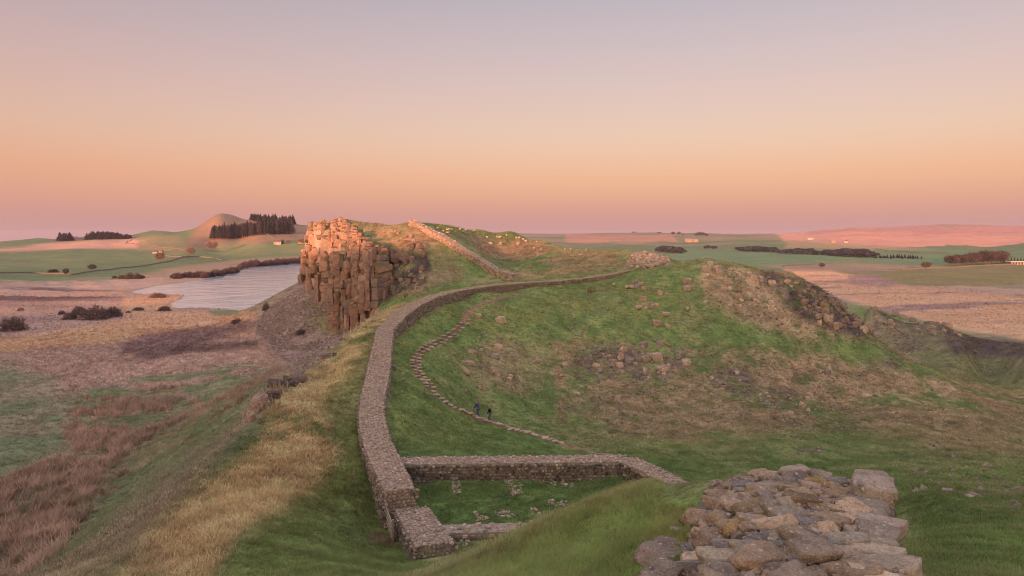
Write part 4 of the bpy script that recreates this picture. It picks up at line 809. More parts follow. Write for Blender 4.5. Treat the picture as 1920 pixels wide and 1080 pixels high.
scree('scree', [([(580,532),(610,560),(640,600),(690,600),(640,650),(575,705),(545,690),(478,612),(500,580)], 9000), ([(600,640),(630,620),(640,640),(560,710),(540,690)], 1200), ([(1655,605),(1700,620),(1745,655),(1690,665)], 350)], .62, 1)
scree('loose_stones', [([(1050,650),(1310,650),(1640,680),(1700,800),(1500,830),(1200,800),(1060,780)], 900), ([(860,560),(1260,510),(1300,640),(900,650)], 260), ([(1680,850),(1920,850),(1920,960),(1700,920)], 90), ([(1490,840),(1540,840),(1540,855),(1490,855)], 25), ([(1745,832),(1775,836),(1775,850),(1745,846)], 16), ([(1320,500),(1480,512),(1640,630),(1500,650),(1330,600)], 420)], .36, 1)
scree('pale_stones', [([(300,905),(380,845),(440,800),(440,815),(350,890),(220,1020),(200,1030)], 90), ([(1810,680),(1900,690),(1890,705),(1820,695)], 130), ([(830,555),(1000,545),(990,560),(860,570)], 30)], .34, 1)

# ------------------------------------------------------------------ the footpath with its stepping stones
def ribbon(name, pts, wd, col, up=.05, kind='structure', n=10):
    w = lift([p[0] for p in pts], [p[1] for p in pts]); seg = np.hypot(*np.diff(w[:, :2], axis=0).T); cum = np.concatenate([[0], np.cumsum(seg)]); s = np.linspace(0, cum[-1], int(cum[-1] / .35) + 2)
    c = np.stack([np.interp(s, cum, w[:, i]) for i in (0, 1)], -1); d = np.gradient(c, axis=0); d /= np.linalg.norm(d, axis=1, keepdims=True); nn = np.stack([d[:, 1], -d[:, 0]], -1); V = []
    m_ = 7
    for k_ in range(m_):
        f = (k_ / (m_ - 1) * 2 - 1) * (1 + .5 * (fbm(s, s * 0 + k_ * .3 * (k_ in (0, m_ - 1)), 1.2, 3, 70 + (0 if k_ < 3 else 1)) - .5) * 1.2); q = c + nn * (f * wd / 2)[:, None]
        V.append(np.column_stack([q, gsample(q[:, 0], q[:, 1]) + (up if 0 < k_ < m_ - 1 else -.04)]))
    V = np.stack(V, 1); ns = len(s); I = np.arange(ns * m_).reshape(ns, m_); F = np.stack([I[:-1, :-1], I[1:, :-1], I[1:, 1:], I[:-1, 1:]], -1).reshape(-1, 4)
    me = fast_mesh(name, V.reshape(-1, 3), F[:, ::-1], True); set_col(me, 'col', np.broadcast_to(col, (ns * m_, 3)) * (.8 + .4 * fbm(V.reshape(-1, 3)[:, 0], V.reshape(-1, 3)[:, 1], .7, 3, 77))[:, None]); me.materials.append(M['ground'])
    o = bpy.data.objects.new(name, me); COL.objects.link(o); return tag(o, kind=kind)
path = ribbon('footpath', [(1050,834),(1090,843),(1140,853),(1190,868),(1240,886),(1262,893)], .95, dirt * 1.3)
path2 = ribbon('footpath', [(868,606),(874,592),(884,580),(900,572),(925,564),(945,556),(975,549)], 1.0, dirt * 1.2)
STEP = [(874,600,0),(868,608,0),(862,614,0),(855,620,0),(846,627,0),(838,632,0),(829,637,0),(820,642,1),(811,646,1),(803,650,1),(795,655,1),(788,660,1),(783,666,1),(780,672,1),(779,678,1),(779,684,1),(781,690,1),(783,696,1),(786,702,1),(790,708,1),(795,714,1),(800,720,1),(805,727,1),(812,735,0),(819,742,0),(827,749,0),(835,755,0),(843,761,0),(853,766,0),(863,770,0),(872,773,0),(881,777,0),(889,781,0),(896,785,0),(905,786,0),(912,789,0),(920,792,0),(928,794,0),(936,797,0),(945,800,0),(953,803,0),(961,806,0),(970,808,0),(979,810,0),(988,812,0),(996,815,0),(1005,818,0),(1014,820,0),(1022,823,0),(1031,826,0),(1040,829,0),(1050,832,0)]
ribbon('footpath', [(a, b_) for a, b_, c in STEP[::3]] + [STEP[-1][:2]], .95, np.array((.25, .18, .115)), .035)
for px, py, two in STEP:
    for sd in ((-1, 1) if two or py < 640 else (0,)):
        p = lift(px + sd * 5.5 * (1 if two else 1.1) + RNG.normal(0, 1.2), py + sd * 1.2)[0]; w = RNG.uniform(.33, .50)
        ob = bpy.data.objects.new('step_stone', pool('step_stone', 3, M['stone'], 6, q=9, cuts=4, rough=.06)); COL.objects.link(ob); ob.parent = path; ob.color = (*(np.array((.62, .47, .37)) * RNG.uniform(.8, 1.15)), 1)
        place(ob, (p[0], p[1], p[2] + .09), rotm(RNG.normal(0, .3), RNG.normal(0, .06), RNG.normal(0, .06)), (w, w * .62, .14))
# ------------------------------------------------------------------ two walkers
def skin_body(name, joints, bones, mat, parent, root_i=0, lv=2):
    me = bpy.data.meshes.new(name); me.from_pydata([j[:3] for j in joints], bones, []); o = bpy.data.objects.new(name, me); COL.objects.link(o); o.parent = parent
    md = o.modifiers.new('skin', 'SKIN'); md.use_smooth_shade = True
    for i, j in enumerate(joints):
        r = j[3] if isinstance(j[3], tuple) else (j[3], j[3]); me.skin_vertices[0].data[i].radius = r; me.skin_vertices[0].data[i].use_root = i == root_i
    s = o.modifiers.new('sub', 'SUBSURF'); s.levels = lv; s.render_levels = lv; me.materials.append(mat); return o
SKIN = flat_mat('skin', (.50, .30, .23), .6, .05); 
def walker(px, py, H, yaw, jacket, legs, hair, label, lean):
    p = lift(px, py)[0]; root = empty('person', tuple(p), yaw); tag(root, label, 'person', 'walkers on the stepping stones'); k = H / 1.75; root.scale = (k, k, k)
    J = []; B = []
    def j(x, y, z, r, par=None):
        J.append((x, y, z, r)); 
        if par is not None: B.append((par, len(J) - 1))
        return len(J) - 1
    L = lean
    pel = j(0, 0, .93, (.12, .10)); sp = j(0, .05 * L, 1.12, (.11, .09), pel); ch = j(0, .12 * L, 1.36, (.14, .10), sp); nk = j(0, .17 * L, 1.49, .052, ch)
    hb = j(0, .20 * L + .01, 1.56, .062, nk); hm = j(0, .22 * L + .02, 1.64, (.075, .088), hb); j(0, .22 * L + .01, 1.71, (.062, .07), hm); j(0, .22 * L + .115, 1.625, .014, hm)
    for s_ in (-1, 1): j(.08 * s_, .22 * L + .01, 1.63, .016, hm)
    arms = []; legs_ = []
    for s_, sw in ((-1, .9), (1, -.7)):
        sh = j(.17 * s_, .12 * L, 1.40, .058, ch); el = j(.23 * s_, .12 * L + .07 * sw, 1.14, .042, sh); wr = j(.21 * s_, .12 * L + .22 * sw + .05, .93, .03, el); pm = j(.20 * s_, .12 * L + .27 * sw + .05, .87, (.035, .018), wr)
        for f in range(4): j(.20 * s_ + (f - 1.5) * .016 * s_, .12 * L + .30 * sw + .05, .79 + .008 * abs(f - 1.4), .009, pm)
        j(.155 * s_, .12 * L + .27 * sw + .09, .85, .010, pm); arms.append((sh, el, wr))
        hp = j(.09 * s_, 0, .88, .085, pel); ky = -.5 * sw; kn = j(.095 * s_, .20 * ky + .12, .50, .058, hp); an = j(.09 * s_, .50 * ky - .02, .09 + (.06 if sw > 0 else 0), .04, kn); j(.09 * s_, .50 * ky + .12, .035 + (.06 if sw > 0 else 0), (.042, .03), an); legs_.append((hp, kn, an, len(J) - 1))
    skin_body('body', J, B, SKIN, root)
    def sub(name, idx, grow, mat, bones):
        skin_body(name, [(J[i][0], J[i][1], J[i][2], tuple(v + grow for v in J[i][3]) if isinstance(J[i][3], tuple) else J[i][3] + grow) for i in idx], bones, mat, root)
    sub('jacket', [pel, sp, ch, nk, *arms[0], *arms[1]], .028, flat_mat('jacket', jacket, .9, .2, 8), [(0, 1), (1, 2), (2, 3), (2, 4), (4, 5), (5, 6), (2, 7), (7, 8), (8, 9)])
    sub('trousers', [pel, legs_[0][0], legs_[0][1], legs_[0][2], legs_[1][0], legs_[1][1], legs_[1][2]], .022, flat_mat('trousers', legs, .9, .2, 8), [(0, 1), (1, 2), (2, 3), (0, 4), (4, 5), (5, 6)])
    for a in legs_: sub('boot', [a[2], a[3]], .02, flat_mat('boot', (.06, .05, .045), .7, .2), [(0, 1)])
    v, f = stone_verts(3, 5, 3, 0, .05, 1.0); h_ = J[hm]; v = v * np.array((.105, .115, .10)); v[:, 2] = np.where(v[:, 2] < -.01, v[:, 2] * .5, v[:, 2]); v[:, 1] = np.where((v[:, 1] > .03) & (v[:, 2] < .05), v[:, 1] * .4, v[:, 1])
    me = fast_mesh('hair', v + np.array((h_[0], h_[1] - .015, h_[2] + .05)), f, True); me.materials.append(flat_mat('hair', hair, .8, .2)); o = bpy.data.objects.new('hair', me); COL.objects.link(o); o.parent = root
    for s_ in (-1, 1):
        v, f = CS[2]; me = fast_mesh('eye', v * .009 + np.array((.03 * s_, h_[1] + .088, h_[2] + .01)), f, True); me.materials.append(flat_mat('eye', (.03, .025, .02), .4, .1)); o = bpy.data.objects.new('eye', me); COL.objects.link(o); o.parent = root
walker(897, 783, 1.86, R(62), (.10, .09, .24), (.08, .11, .22), (.52, .27, .20), 'walker in blue jacket and jeans climbing the stepping stones with pale reddish hair', 1.5)
walker(919, 791, 1.68, R(75), (.020, .020, .026), (.15, .17, .19), (.50, .42, .33), 'walker in black top and grey trousers following behind the one in blue', .5)

# ------------------------------------------------------------------ sheep
FLEECE = flat_mat('fleece', (.56, .46, .36), .95, .12, 9); FACE = flat_mat('sheep_face', (.42, .33, .27), .9, .15, 9)
def ell(c, d, n=5, seed=1, rough=.05): v, f = stone_verts(seed, n, 3, 0, rough, 1.0); return v * d + c, f
def join(parts):
    V = []; F = []; o = 0
    for v, f in parts: V.append(v); F.append(np.asarray(f) + o); o += len(v)
    return np.concatenate(V), np.concatenate(F)
leg_v = lambda x, y: ell(np.array((x, y, .17)), np.array((.045, .045, .22)), 2, 2, 0)
body_v = join([ell(np.array((0, 0, .52)), np.array((.52, .27, .28)), 5, 4, .09), ell(np.array((.42, 0, .64)), np.array((.18, .16, .18)), 3, 5, .08)])
head_v = join([ell(np.array((.64, 0, .70)), np.array((.16, .085, .10)), 3, 6, .03), ell(np.array((.58, .11, .74)), np.array((.03, .07, .03)), 2, 1, 0), ell(np.array((.58, -.11, .74)), np.array((.03, .07, .03)), 2, 1, 0)])
mb = fast_mesh('fleece', *body_v, True); mb.materials.append(FLEECE); mh = fast_mesh('head', *head_v, True); mh.materials.append(FACE); ml = fast_mesh('leg', *leg_v(0, 0), True); ml.materials.append(FACE)
whole = fast_mesh('sheep', *join([(body_v[0], body_v[1]), head_v, leg_v(.3, .13), leg_v(.3, -.13), leg_v(-.3, .13), leg_v(-.3, -.13)]), True); whole.materials.append(FLEECE)
def link(name, me, parent=None, loc=(0, 0, 0)):
    o = bpy.data.objects.new(name, me); COL.objects.link(o); o.location = loc
    if parent: o.parent = parent
    return o
for px, py, w_, rz, lab in [(1151, 538, 10, 1.4, 'lone sheep standing end-on in open turf near the ridge wall'), (1198, 582, 16, .1, 'upper of two near sheep, standing side-on below the rock trail'), (1249, 594.5, 15, 3.0, 'lower of two near sheep, grazing side-on in the green turf'), (1177, 541, 9, .3, 'sheep lying beside another by the small rock cluster'), (1186, 541, 9, 2.9, 'sheep lying between its companion and the small rock cluster'), (1289, 584, 9, 1.2, 'small sheep facing the camera beside scattered stones right of the near pair')]:
    p = lift(px, py)[0]; root = tag(empty('sheep', (p[0], p[1], p[2] - (.2 if 'lying' in lab else 0)), rz), lab, 'sheep', 'sheep grazing on the knoll'); k = 1.15 if w_ > 12 else 1.0; root.scale = (k, k, k)
    link('fleece', mb, root); link('head', mh, root)
    for x in (.3, -.3):
        for y in (.13, -.13): link('leg', ml, root, (x, y, 0))
FARS = [(808,428),(813,430),(804,431),(821,429),(831,435),(839,432),(846,432),(840,438),(863,431),(869,436),(874,433),(888,434),(914,446),(932,445),(937,446),(950,442),(968,447),(973,447),(981,450),(986,453),(1001,467),(1014,469),(1006,455)]
for px, py in FARS:
    p = lift(px, py + 1)[0]; s = link('sheep', whole, None, tuple(p)); s.rotation_euler = (0, 0, RNG.uniform(0, 6.3)); s.scale = (1.0,) * 3; tag(s, 'tiny pale sheep in the flock on the green hill behind the sunlit wall', 'sheep', 'flock on the far green hill')
for px, py in [(1059,469),(1070,469),(1099,470),(1103,468.5),(1109,469),(1121,470),(1089,480),(1144,465.5)]:
    p = lift(px, py + 1)[0]; s = link('sheep', whole, None, tuple(p)); s.rotation_euler = (0, 0, RNG.uniform(0, 6.3)); s.scale = (.95,) * 3; tag(s, 'distant sheep along the crest of the brown rise beside the rubble mound', 'sheep', 'sheep on the brown rise')
for px, py, w_, h_, lab in [(904,468,8,8,'whitish boulder low on the sheep hill, left of the red rocks'),(920,459,7,6,'reddish boulder on the sheep hill above the whitish one'),(938,459,5,6,'small red rock on the sheep hill right of the reddish boulder'),(971,460,7,8,'upright pink boulder at the right of the sheep hill'),(863,486,5,4,'stone in turf right of the sunlit wall')]: boulder(px, py, w_, h_, lab, None, pink)

# ------------------------------------------------------------------ trees, thickets, bushes
def obj_mat(name, var=.3, scale=2.0, trans=0.0):
    m, t, b, o = new_mat(name); g = N(t, 'ShaderNodeNewGeometry'); a = N(t, 'ShaderNodeObjectInfo'); n = nz(t, scale, 4, .6, g.outputs['Position'])
    t.links.new(mixc(t, 1.0, a.outputs['Color'], grey(t, mapr(t, n.outputs[0], .3, .7, 1 - var, 1 + var)), 'MULTIPLY'), b.inputs['Base Color']); b.inputs['Specular IOR Level'].default_value = .1; return m
LEAF = obj_mat('needles', .4, .4); TWIG = obj_mat('twigs', .35, .5); BARK = flat_mat('bark', (.16, .12, .10), .95, .3, 1.0)
def conifer(seed, bare=.2):
    r = np.random.default_rng(seed); V = []; F = []
    for l in range(15):
        z = bare + (1 - bare) * (l / 15) ** .92; rad = .20 * (1 - (z - bare) / (1.02 - bare)) ** .8 * r.uniform(.75, 1.2)
        nb = 9
        for b_ in range(nb):
            a = b_ * 6.283 / nb + r.uniform(-.35, .35); q = rad * r.uniform(.65, 1.2); w = .42 * q + .012; c, s = math.cos(a), math.sin(a); dz = -q * r.uniform(.25, .7); i = len(V)
            V += [(0, 0, z + .05), (c * q * .6 - s * w, s * q * .6 + c * w, z + dz * .5), (c * q, s * q, z + dz), (c * q * .6 + s * w, s * q * .6 - c * w, z + dz * .5)]; F.append((i, i + 1, i + 2, i + 3))
    return np.array(V), np.array(F)
def trunk(h=.3, r0=.02): 
    V = [(math.cos(a * 1.047) * r0 * (1 - .5 * k_), math.sin(a * 1.047) * r0 * (1 - .5 * k_), h * k_ - .03) for k_ in (0, 1) for a in range(6)]; return np.array(V), np.array([(a, (a + 1) % 6, 6 + (a + 1) % 6, 6 + a) for a in range(6)])
def woodtree(seed):
    r = np.random.default_rng(seed); P = [trunk(.4, .03)]
    for _ in range(5): v, f = stone_verts(seed * 7 + _, 3, 3, 0, .25, 1.0); P.append((v * r.uniform(.16, .26, 3) + np.array((r.normal(0, .13), r.normal(0, .13), r.uniform(.35, .78))), f))
    return join(P)
WOOD_T = [fast_mesh('woodland_tree', *woodtree(s)) for s in range(5)]
CON = [fast_mesh('crown', *conifer(s)) for s in range(5)]; CONW = [fast_mesh('conifer_tree', *join([conifer(20 + s, .08), trunk(.2)])) for s in range(4)]; TRK = fast_mesh('trunk', *trunk(.55, .022)); TRK.materials.append(BARK)
for m_ in CON + CONW + WOOD_T: m_.materials.append(LEAF)
def twigs(seed, n, dims, c0, flat_bottom=True, w=.012, ln=.22):
    r = np.random.default_rng(seed); d = r.normal(0, 1, (n, 3)); d /= np.linalg.norm(d, axis=1, keepdims=True); lump = 1 + .30 * noise3(d, 2.2, seed); rad = r.uniform(.25, 1, n) ** .5 * lump
    p = d * rad[:, None]; 
    if flat_bottom: p[:, 2] = np.abs(p[:, 2])
    p = p * dims + c0; up = d * np.array((.7, .7, .5)) + np.array((0, 0, .55)) + r.normal(0, .35, (n, 3)); up /= np.linalg.norm(up, axis=1, keepdims=True); sd = np.cross(up, r.normal(0, 1, (n, 3))); sd /= np.linalg.norm(sd, axis=1, keepdims=True)
    L = ln * r.uniform(.5, 1.2, n)[:, None]; Wd = w * r.uniform(.6, 1.4, n)[:, None]
    V = np.stack([p - sd * Wd, p + sd * Wd, p + up * L + sd * Wd * .3, p + up * L - sd * Wd * .3], 1).reshape(-1, 3); return V, np.arange(4 * n).reshape(n, 4)
def limbs(seed, n, h, spread, r0=.03):
    r = np.random.default_rng(seed); P = []
    for i in range(n):
        a = r.uniform(0, 6.28); e = np.array((math.cos(a) * spread * r.uniform(.4, 1), math.sin(a) * spread * r.uniform(.4, 1), h * r.uniform(.6, 1))); V, F = bar((0, 0, 0 if n > 1 else -.03), e, r0, r0); P.append((np.array([tuple(v) for v in V]), np.array(F)))
    return join(P)
SHR = [fast_mesh('shrub', *join([twigs(s, 1500, np.array((.85, .8, .85)), np.array((0, 0, .0)), True, .020, .20), limbs(s, 12, .7, .6, .02)])) for s in range(4)]
DEC = [fast_mesh('crown', *join([twigs(40 + s, 900, np.array((.40, .40, .36)), np.array((0, 0, .60)), False, .013, .16), limbs(s + 9, 9, .42, .2, .018)])) for s in range(3)]
for i, m_ in enumerate(DEC):
    co = np.zeros(len(m_.vertices) * 3, np.float32); m_.vertices.foreach_get('co', co); co = co.reshape(-1, 3); k_ = len(co) - 9 * 8; co[k_:, 2] += .30; m_.vertices.foreach_set('co', co.ravel())
for m_ in SHR + DEC: m_.materials.append(TWIG)
def tree(px, py, hpx, label, group, col, kind='conifer', wk=1.0, parts=True, cat='tree'):
    p = lift(px, py)[0]; s = hpx * p[1] / FPX
    if kind == 'wood': o = link('woodland_tree', WOOD_T[RNG.integers(5)], None, tuple(p)); o.color = (*np.clip(np.array(col) * RNG.uniform(.75, 1.35), 0, 1), 1)
    elif kind == 'conifer' and not parts: o = link('conifer_tree', CONW[RNG.integers(4)], None, tuple(p)); o.color = (*np.clip(np.array(col) * RNG.uniform(.7, 1.3), 0, 1), 1)
    else:
        o = link('conifer_tree' if kind == 'conifer' else 'bare_tree', TRK, None, tuple(p)); c = link('crown', (CON if kind == 'conifer' else DEC)[RNG.integers(3)], o); c.color = (*np.clip(np.array(col) * RNG.uniform(.75, 1.25), 0, 1), 1)
    o.rotation_euler = (0, 0, RNG.uniform(0, 6.3)); k_ = s * RNG.uniform(.9, 1.08); o.scale = (k_ * wk, k_ * wk, k_); return tag(o, label, cat, group)
dk = (.030, .036, .036); dkr = (.062, .052, .05)
for i in range(105):
    px = 398 + 150 * (i + RNG.random()) / 105; by = np.interp(px, [398, 450, 480, 500, 548], [449, 447, 442, 440, 439]) + RNG.uniform(-5, 0)
    tree(px, by, RNG.uniform(22, 27), 'dark conifer in the lower plantation on the flank of the peaked fell', 'lower plantation on the peaked fell', dkr if RNG.random() < .7 else dk, wk=1.5)
for i in range(50):
    px = 467 + 90 * (i + RNG.random()) / 50; by = np.interp(px, [467, 500, 530, 557], [413, 416, 417, 420]) + RNG.uniform(-1, 3)
    tree(px, by, RNG.uniform(11, 17), 'dark conifer in the upper plantation breaking the skyline of the fell', 'upper plantation on the fell skyline', dk if RNG.random() < .6 else dkr, wk=1.8)
for i in range(84):
    px = 112 + 135 * (i + RNG.random()) / 84; by = np.interp(px, [112, 150, 200, 247], [451, 448, 447, 447]) + RNG.uniform(-1, 2); hh = np.interp(px, [112, 130, 200, 247], [14, 15, 14, 7])
    tree(px, by, hh * RNG.uniform(.85, 1.05), 'dark conifer in the long flat-topped plantation on the left skyline', 'plantation on the left skyline', dk, parts=False, wk=3.0)
for (a, b_, y0, y1, hh, n, lab, grp, kd) in [(1384,1458,471,474,9,26,'dark tree in the left clump of the shelter belt across the valley','left clump of the shelter belt','c'),(1460,1546,476,479,9,26,'dark tree in the middle clump of the shelter belt across the valley','middle clump of the shelter belt','c'),
        (1549,1638,480,483,14,34,'dark tree in the tall right clump of the shelter belt across the valley','right clump of the shelter belt','c'),(1638,1728,484,486,7,22,'small dark conifer in the thin row trailing off the shelter belt','thin row beside the shelter belt','c'),(1234,1278,472,475,11,16,'dark tree in the rounded clump just beyond the rubble mound','rounded clump beyond the rubble mound','c'),(1318,1346,466,468,6,6,'small dark tree right of the rounded clump below the pink farm','little trees below the pink farm','c')]:
    for i in range(n):
        f = (i + RNG.random()) / n; hk = (.75 + .35 * math.sin(math.pi * f)); tree(a + (b_ - a) * f, y0 + (y1 - y0) * f + RNG.uniform(-2, 0), hh * hk * RNG.uniform(.8, 1.1), lab, grp, (.030, .038, .052), 'conifer' if 'row' in lab else 'wood', parts=False, wk=2.3)
for i in range(26):
    f = (i + RNG.random()) / 26; px = 1778 + 104 * f; tree(px, 498 - 4 * f + RNG.uniform(-2, 1), RNG.uniform(16, 25) * (.8 + .3 * f), 'bare brown tree in the wood left of the white-fronted building', 'bare wood on the right', (.10, .085, .08), 'bare', 1.25)
for i in range(7): tree(1884 + 6 * i, 492, 10, 'dark tree behind the white-fronted building', 'trees behind the white-fronted building', (.06, .06, .05), parts=False, wk=1.5)
for px, py, hh, lab, wk in [(300,491,20,'pinkish bare tree on the dark field wall nearest the marsh',1.1),(358,481,19,'rounded pink bare tree at the upper end of the field wall',1.0),(397,471,18,'faint pink bare tree on the slope below the plantation',1.4),(124,517,14,'small dark tree standing on the lowest field wall',.9),(173,508,12,'round grey bush-like tree above the lowest field wall',1.4),
                        (1541,503,10,'round dark bare tree alone at the edge of the tan bog',1.3),(1736,505,13,'spreading bare bush-tree on the long wall of the right field',1.5),(540,457,8,'pink bare tree beside the lit barn',1.6),(566,458,11,'broad pink bare tree at the left of the farm beside the crag',1.6),(577,458,10,'pink bare tree at the right of the farm beside the crag',1.4)]:
    tree(px, py, hh, lab, None, (.30, .20, .165) if 'pink' in lab else (.10, .085, .075), 'bare', wk)
for px, py, hh, wk in [(1306,443,5,1.8),(1312,443,8,1.6),(1318,442,6,1.8),(1325,443,4,2.2),(1262,441,6,1.4),(1273,441,7,1.3),(1280,441,4,1.8),(1188,437,3,3),(1236,438,3,3)]: tree(px, py, hh, 'hazy bare tree on the central skyline', 'trees on the central skyline', (.12, .09, .085), 'bare', wk)
def shrub(px, py, wpx, hpx, label, group=None, col=(.20, .15, .14)):
    p = lift(px, py)[0]; s = p[1] / FPX; o = link('shrub', SHR[RNG.integers(4)], None, (p[0], p[1], p[2] - .15)); o.scale = (wpx * s / 1.9, wpx * s / 1.9, hpx * s / .98); o.rotation_euler = (0, 0, RNG.uniform(0, 6.3)); o.color = (*np.array(col) * RNG.uniform(.85, 1.15), 1); return tag(o, label, 'bush', group)
MB = 'willow bushes in the marsh'
for a in [(25,620,54,28,'largest dark bush alone at the left edge of the marsh'),(178,599,56,27,'biggest middle bush of the marsh thicket'),(209,594,42,21,'right-hand bush of the marsh thicket'),(132,599,27,15,'low dark bush at the left foot of the marsh thicket'),(116,590,15,9,'small detached bush left of the marsh thicket'),(149,591,32,19,'greyer bush behind the marsh thicket'),(260,582,22,8,'flat bush on the reed bed right of the thicket'),(308,583,28,11,'low olive bush at the reed edge by the lough'),(297,558,32,11,'low brown bush on the spit beside the lough'),(39,583,12,8,'tiny dark bush in the upper marsh'),(499,582,15,16,'dark bush at the lough edge under the scree'),(444,606,24,10,'flat brownish bush in the reeds below the scree'),(565,627,24,12,'grey bush on the lower scree'),(241,587,11,5,'very small pinkish bush between the thicket and the reed bed')]: shrub(*a, group=MB)
for i in range(60):
    f = (i + RNG.random()) / 60; px = 325 + 252 * f; by = np.interp(px, [325, 400, 440, 462, 500, 577], [525, 521, 513, 503, 499, 494]) - RNG.uniform(0, 5)
    shrub(px, by, RNG.uniform(14, 26), RNG.uniform(7, 12), 'leafless purple-brown shrub in the thicket along the far shore of the lough', 'lakeside thicket', (.13, .095, .105))
for px, py, w_, h_, lab in [(228,523,14,9,'grey shrub second from the left in the clump at the field edge'),(243,523,20,13,'tallest grey shrub in the middle of the clump at the field edge'),(258,523,18,12,'wide grey shrub next to the tallest one at the field edge'),(268,522,10,7,'small grey shrub at the right end of the clump at the field edge'),(215,522,12,6,'low grey shrub at the left end of the clump at the field edge')]: shrub(px, py, w_, h_, lab, 'clump at the field edge', (.13, .10, .095))
shrub(100, 511, 22, 7, 'flat dark hawthorn beside the lowest field wall', None, (.06, .055, .05))

# ------------------------------------------------------------------ farms
PALE = flat_mat('pale_render', (.50, .42, .34), .9, .1, 1); STONEW = flat_mat('farm_stone', (.42, .30, .24), .9, .25, 1); SLATE = flat_mat('slate_roof', (.16, .14, .14), .7, .2, 1); DARKW = flat_mat('dark_cladding', (.09, .08, .085), .8, .2, 1); GLASS = flat_mat('window_glass', (.04, .045, .05), .2, .1); WHITE = flat_mat('white_paint', (.60, .57, .54), .7, .05)
def boxv(x0, x1, y0, y1, z0, z1): return [(x, y, z) for z in (z0, z1) for x, y in ((x0, y0), (x1, y0), (x1, y1), (x0, y1))], [(0, 3, 2, 1), (4, 5, 6, 7), (0, 1, 5, 4), (1, 2, 6, 5), (2, 3, 7, 6), (3, 0, 4, 7)]
def house(px, py, wpx, hpx, label, wall, roofm, rz=0.0, wins=3, depth=.6, chim=1, roofk=.38, cat='farmhouse', name='farmhouse'):
    p = lift(px, py)[0]; s = p[1] / FPX; w = wpx * s; h = hpx * s; d = w * depth; eh = h * (1 - roofk); root = tag(empty(name, tuple(p), rz), label, cat, 'farm buildings')
    V = [(-w/2, -d/2, -1), (w/2, -d/2, -1), (w/2, d/2, -1), (-w/2, d/2, -1), (-w/2, -d/2, eh), (w/2, -d/2, eh), (w/2, d/2, eh), (-w/2, d/2, eh), (-w/2, 0, h), (w/2, 0, h)]
    mesh_obj('wall', V, [(0, 1, 5, 4), (1, 2, 6, 9, 5), (2, 3, 7, 6), (3, 0, 4, 8, 7)], wall, root)
    o = .04 * w; t_ = .03 * h; R_ = [(-w/2 - o, -d/2 - o, eh - .04 * h), (w/2 + o, -d/2 - o, eh - .04 * h), (w/2 + o, 0, h + t_), (-w/2 - o, 0, h + t_), (w/2 + o, d/2 + o, eh - .04 * h), (-w/2 - o, d/2 + o, eh - .04 * h)]
    R_ = R_ + [(x, y, z + .06 * h) for x, y, z in R_]; roof = mesh_obj('roof', R_, [(0, 3, 2, 1), (3, 5, 4, 2), (6, 7, 8, 9), (9, 8, 10, 11), (0, 1, 7, 6), (5, 11, 10, 4), (1, 2, 8, 7), (2, 4, 10, 8), (0, 6, 9, 3), (3, 9, 11, 5)], roofm, root)
    for k_ in range(chim): V, F = boxv(-w/2 + .1 * w + .7 * w * k_, -w/2 + .18 * w + .7 * w * k_, -.06 * d, .06 * d, h - .1 * h, h * 1.22); mesh_obj('chimney', V, F, wall, roof)
    for k_ in range(wins):
        x = -w/2 + w * (k_ + .5) / wins; V, F = boxv(x - .07 * w, x + .07 * w, -d/2 - .05, -d/2 + .02, eh * .35, eh * .8); wi = mesh_obj('window', V, F, WHITE, root); V, F = boxv(x - .055 * w, x + .055 * w, -d/2 - .07, -d/2 - .045, eh * .4, eh * .76); mesh_obj('pane', V, F, GLASS, wi)
    return root
house(521, 458, 13, 8, 'pale barn catching the sun beside the dark shed near the crag', PALE, SLATE, .1, 2, chim=0); house(527.5, 457, 8, 8, 'dark clad shed attached beside the pale barn', DARKW, SLATE, .1, 1, chim=0, name='barn', cat='barn')
house(570, 456, 18, 8, 'pink stone farmhouse among bare trees next to the crag', STONEW, SLATE, -.1, 3)
house(291, 475, 8, 5, 'left cottage of the pair glowing in the green fields', PALE, SLATE, .3, 1, .8); house(303, 475, 6, 6, 'right cottage of the pair glowing in the green fields', PALE, SLATE, -.2, 1, .9)
house(1291, 454, 13, 6, 'pink farmhouse left of its neighbour below the skyline trees', STONEW, STONEW, 0, 2); house(1304, 454, 9, 5, 'lower pink farm building right of the pink farmhouse', STONEW, STONEW, 0, 1, chim=0)
house(1519, 449, 10, 3.5, 'long low white barn under the red moor', WHITE, PALE, 0, 2, chim=0, name='barn', cat='barn'); house(1586, 455, 5, 5, 'tiny white house on the lower slope of the red moor', WHITE, SLATE, .2, 1)
house(1562, 455, 8, 4, 'small pinkish farm left of the tiny white house', STONEW, STONEW, 0, 1, chim=0)
# the white-fronted building on the far right
p = lift(1909, 496)[0]; s = p[1] / FPX; root = tag(empty('low_building', tuple(p), -.1), 'long flat-roofed building with white fascia and posts at the right edge', 'building'); w, h, d = 36 * s, 6.5 * s, 16 * s
V, F = boxv(-w/2, w/2, -d/2, d/2, -.6, h * .78); mesh_obj('wall', V, F, flat_mat('brown_brick', (.20, .13, .11), .9, .2, 1), root); V, F = boxv(-w/2 - .5, w/2 + .5, -d/2 - 1.2, d/2 + .5, h * .78, h); mesh_obj('roof', V, F, WHITE, root)
for k_ in range(7):
    x = -w/2 + w * (k_ + .2) / 7; V, F = boxv(x, x + .9, -d/2 - 1.0, -d/2 - .6, -.5, h * .78); mesh_obj('post', V, F, WHITE, root); V, F = boxv(x + 1.4, x + 2.8, -d/2 - .06, -d/2 - .01, h * .2, h * .62); mesh_obj('window', V, F, GLASS, root)
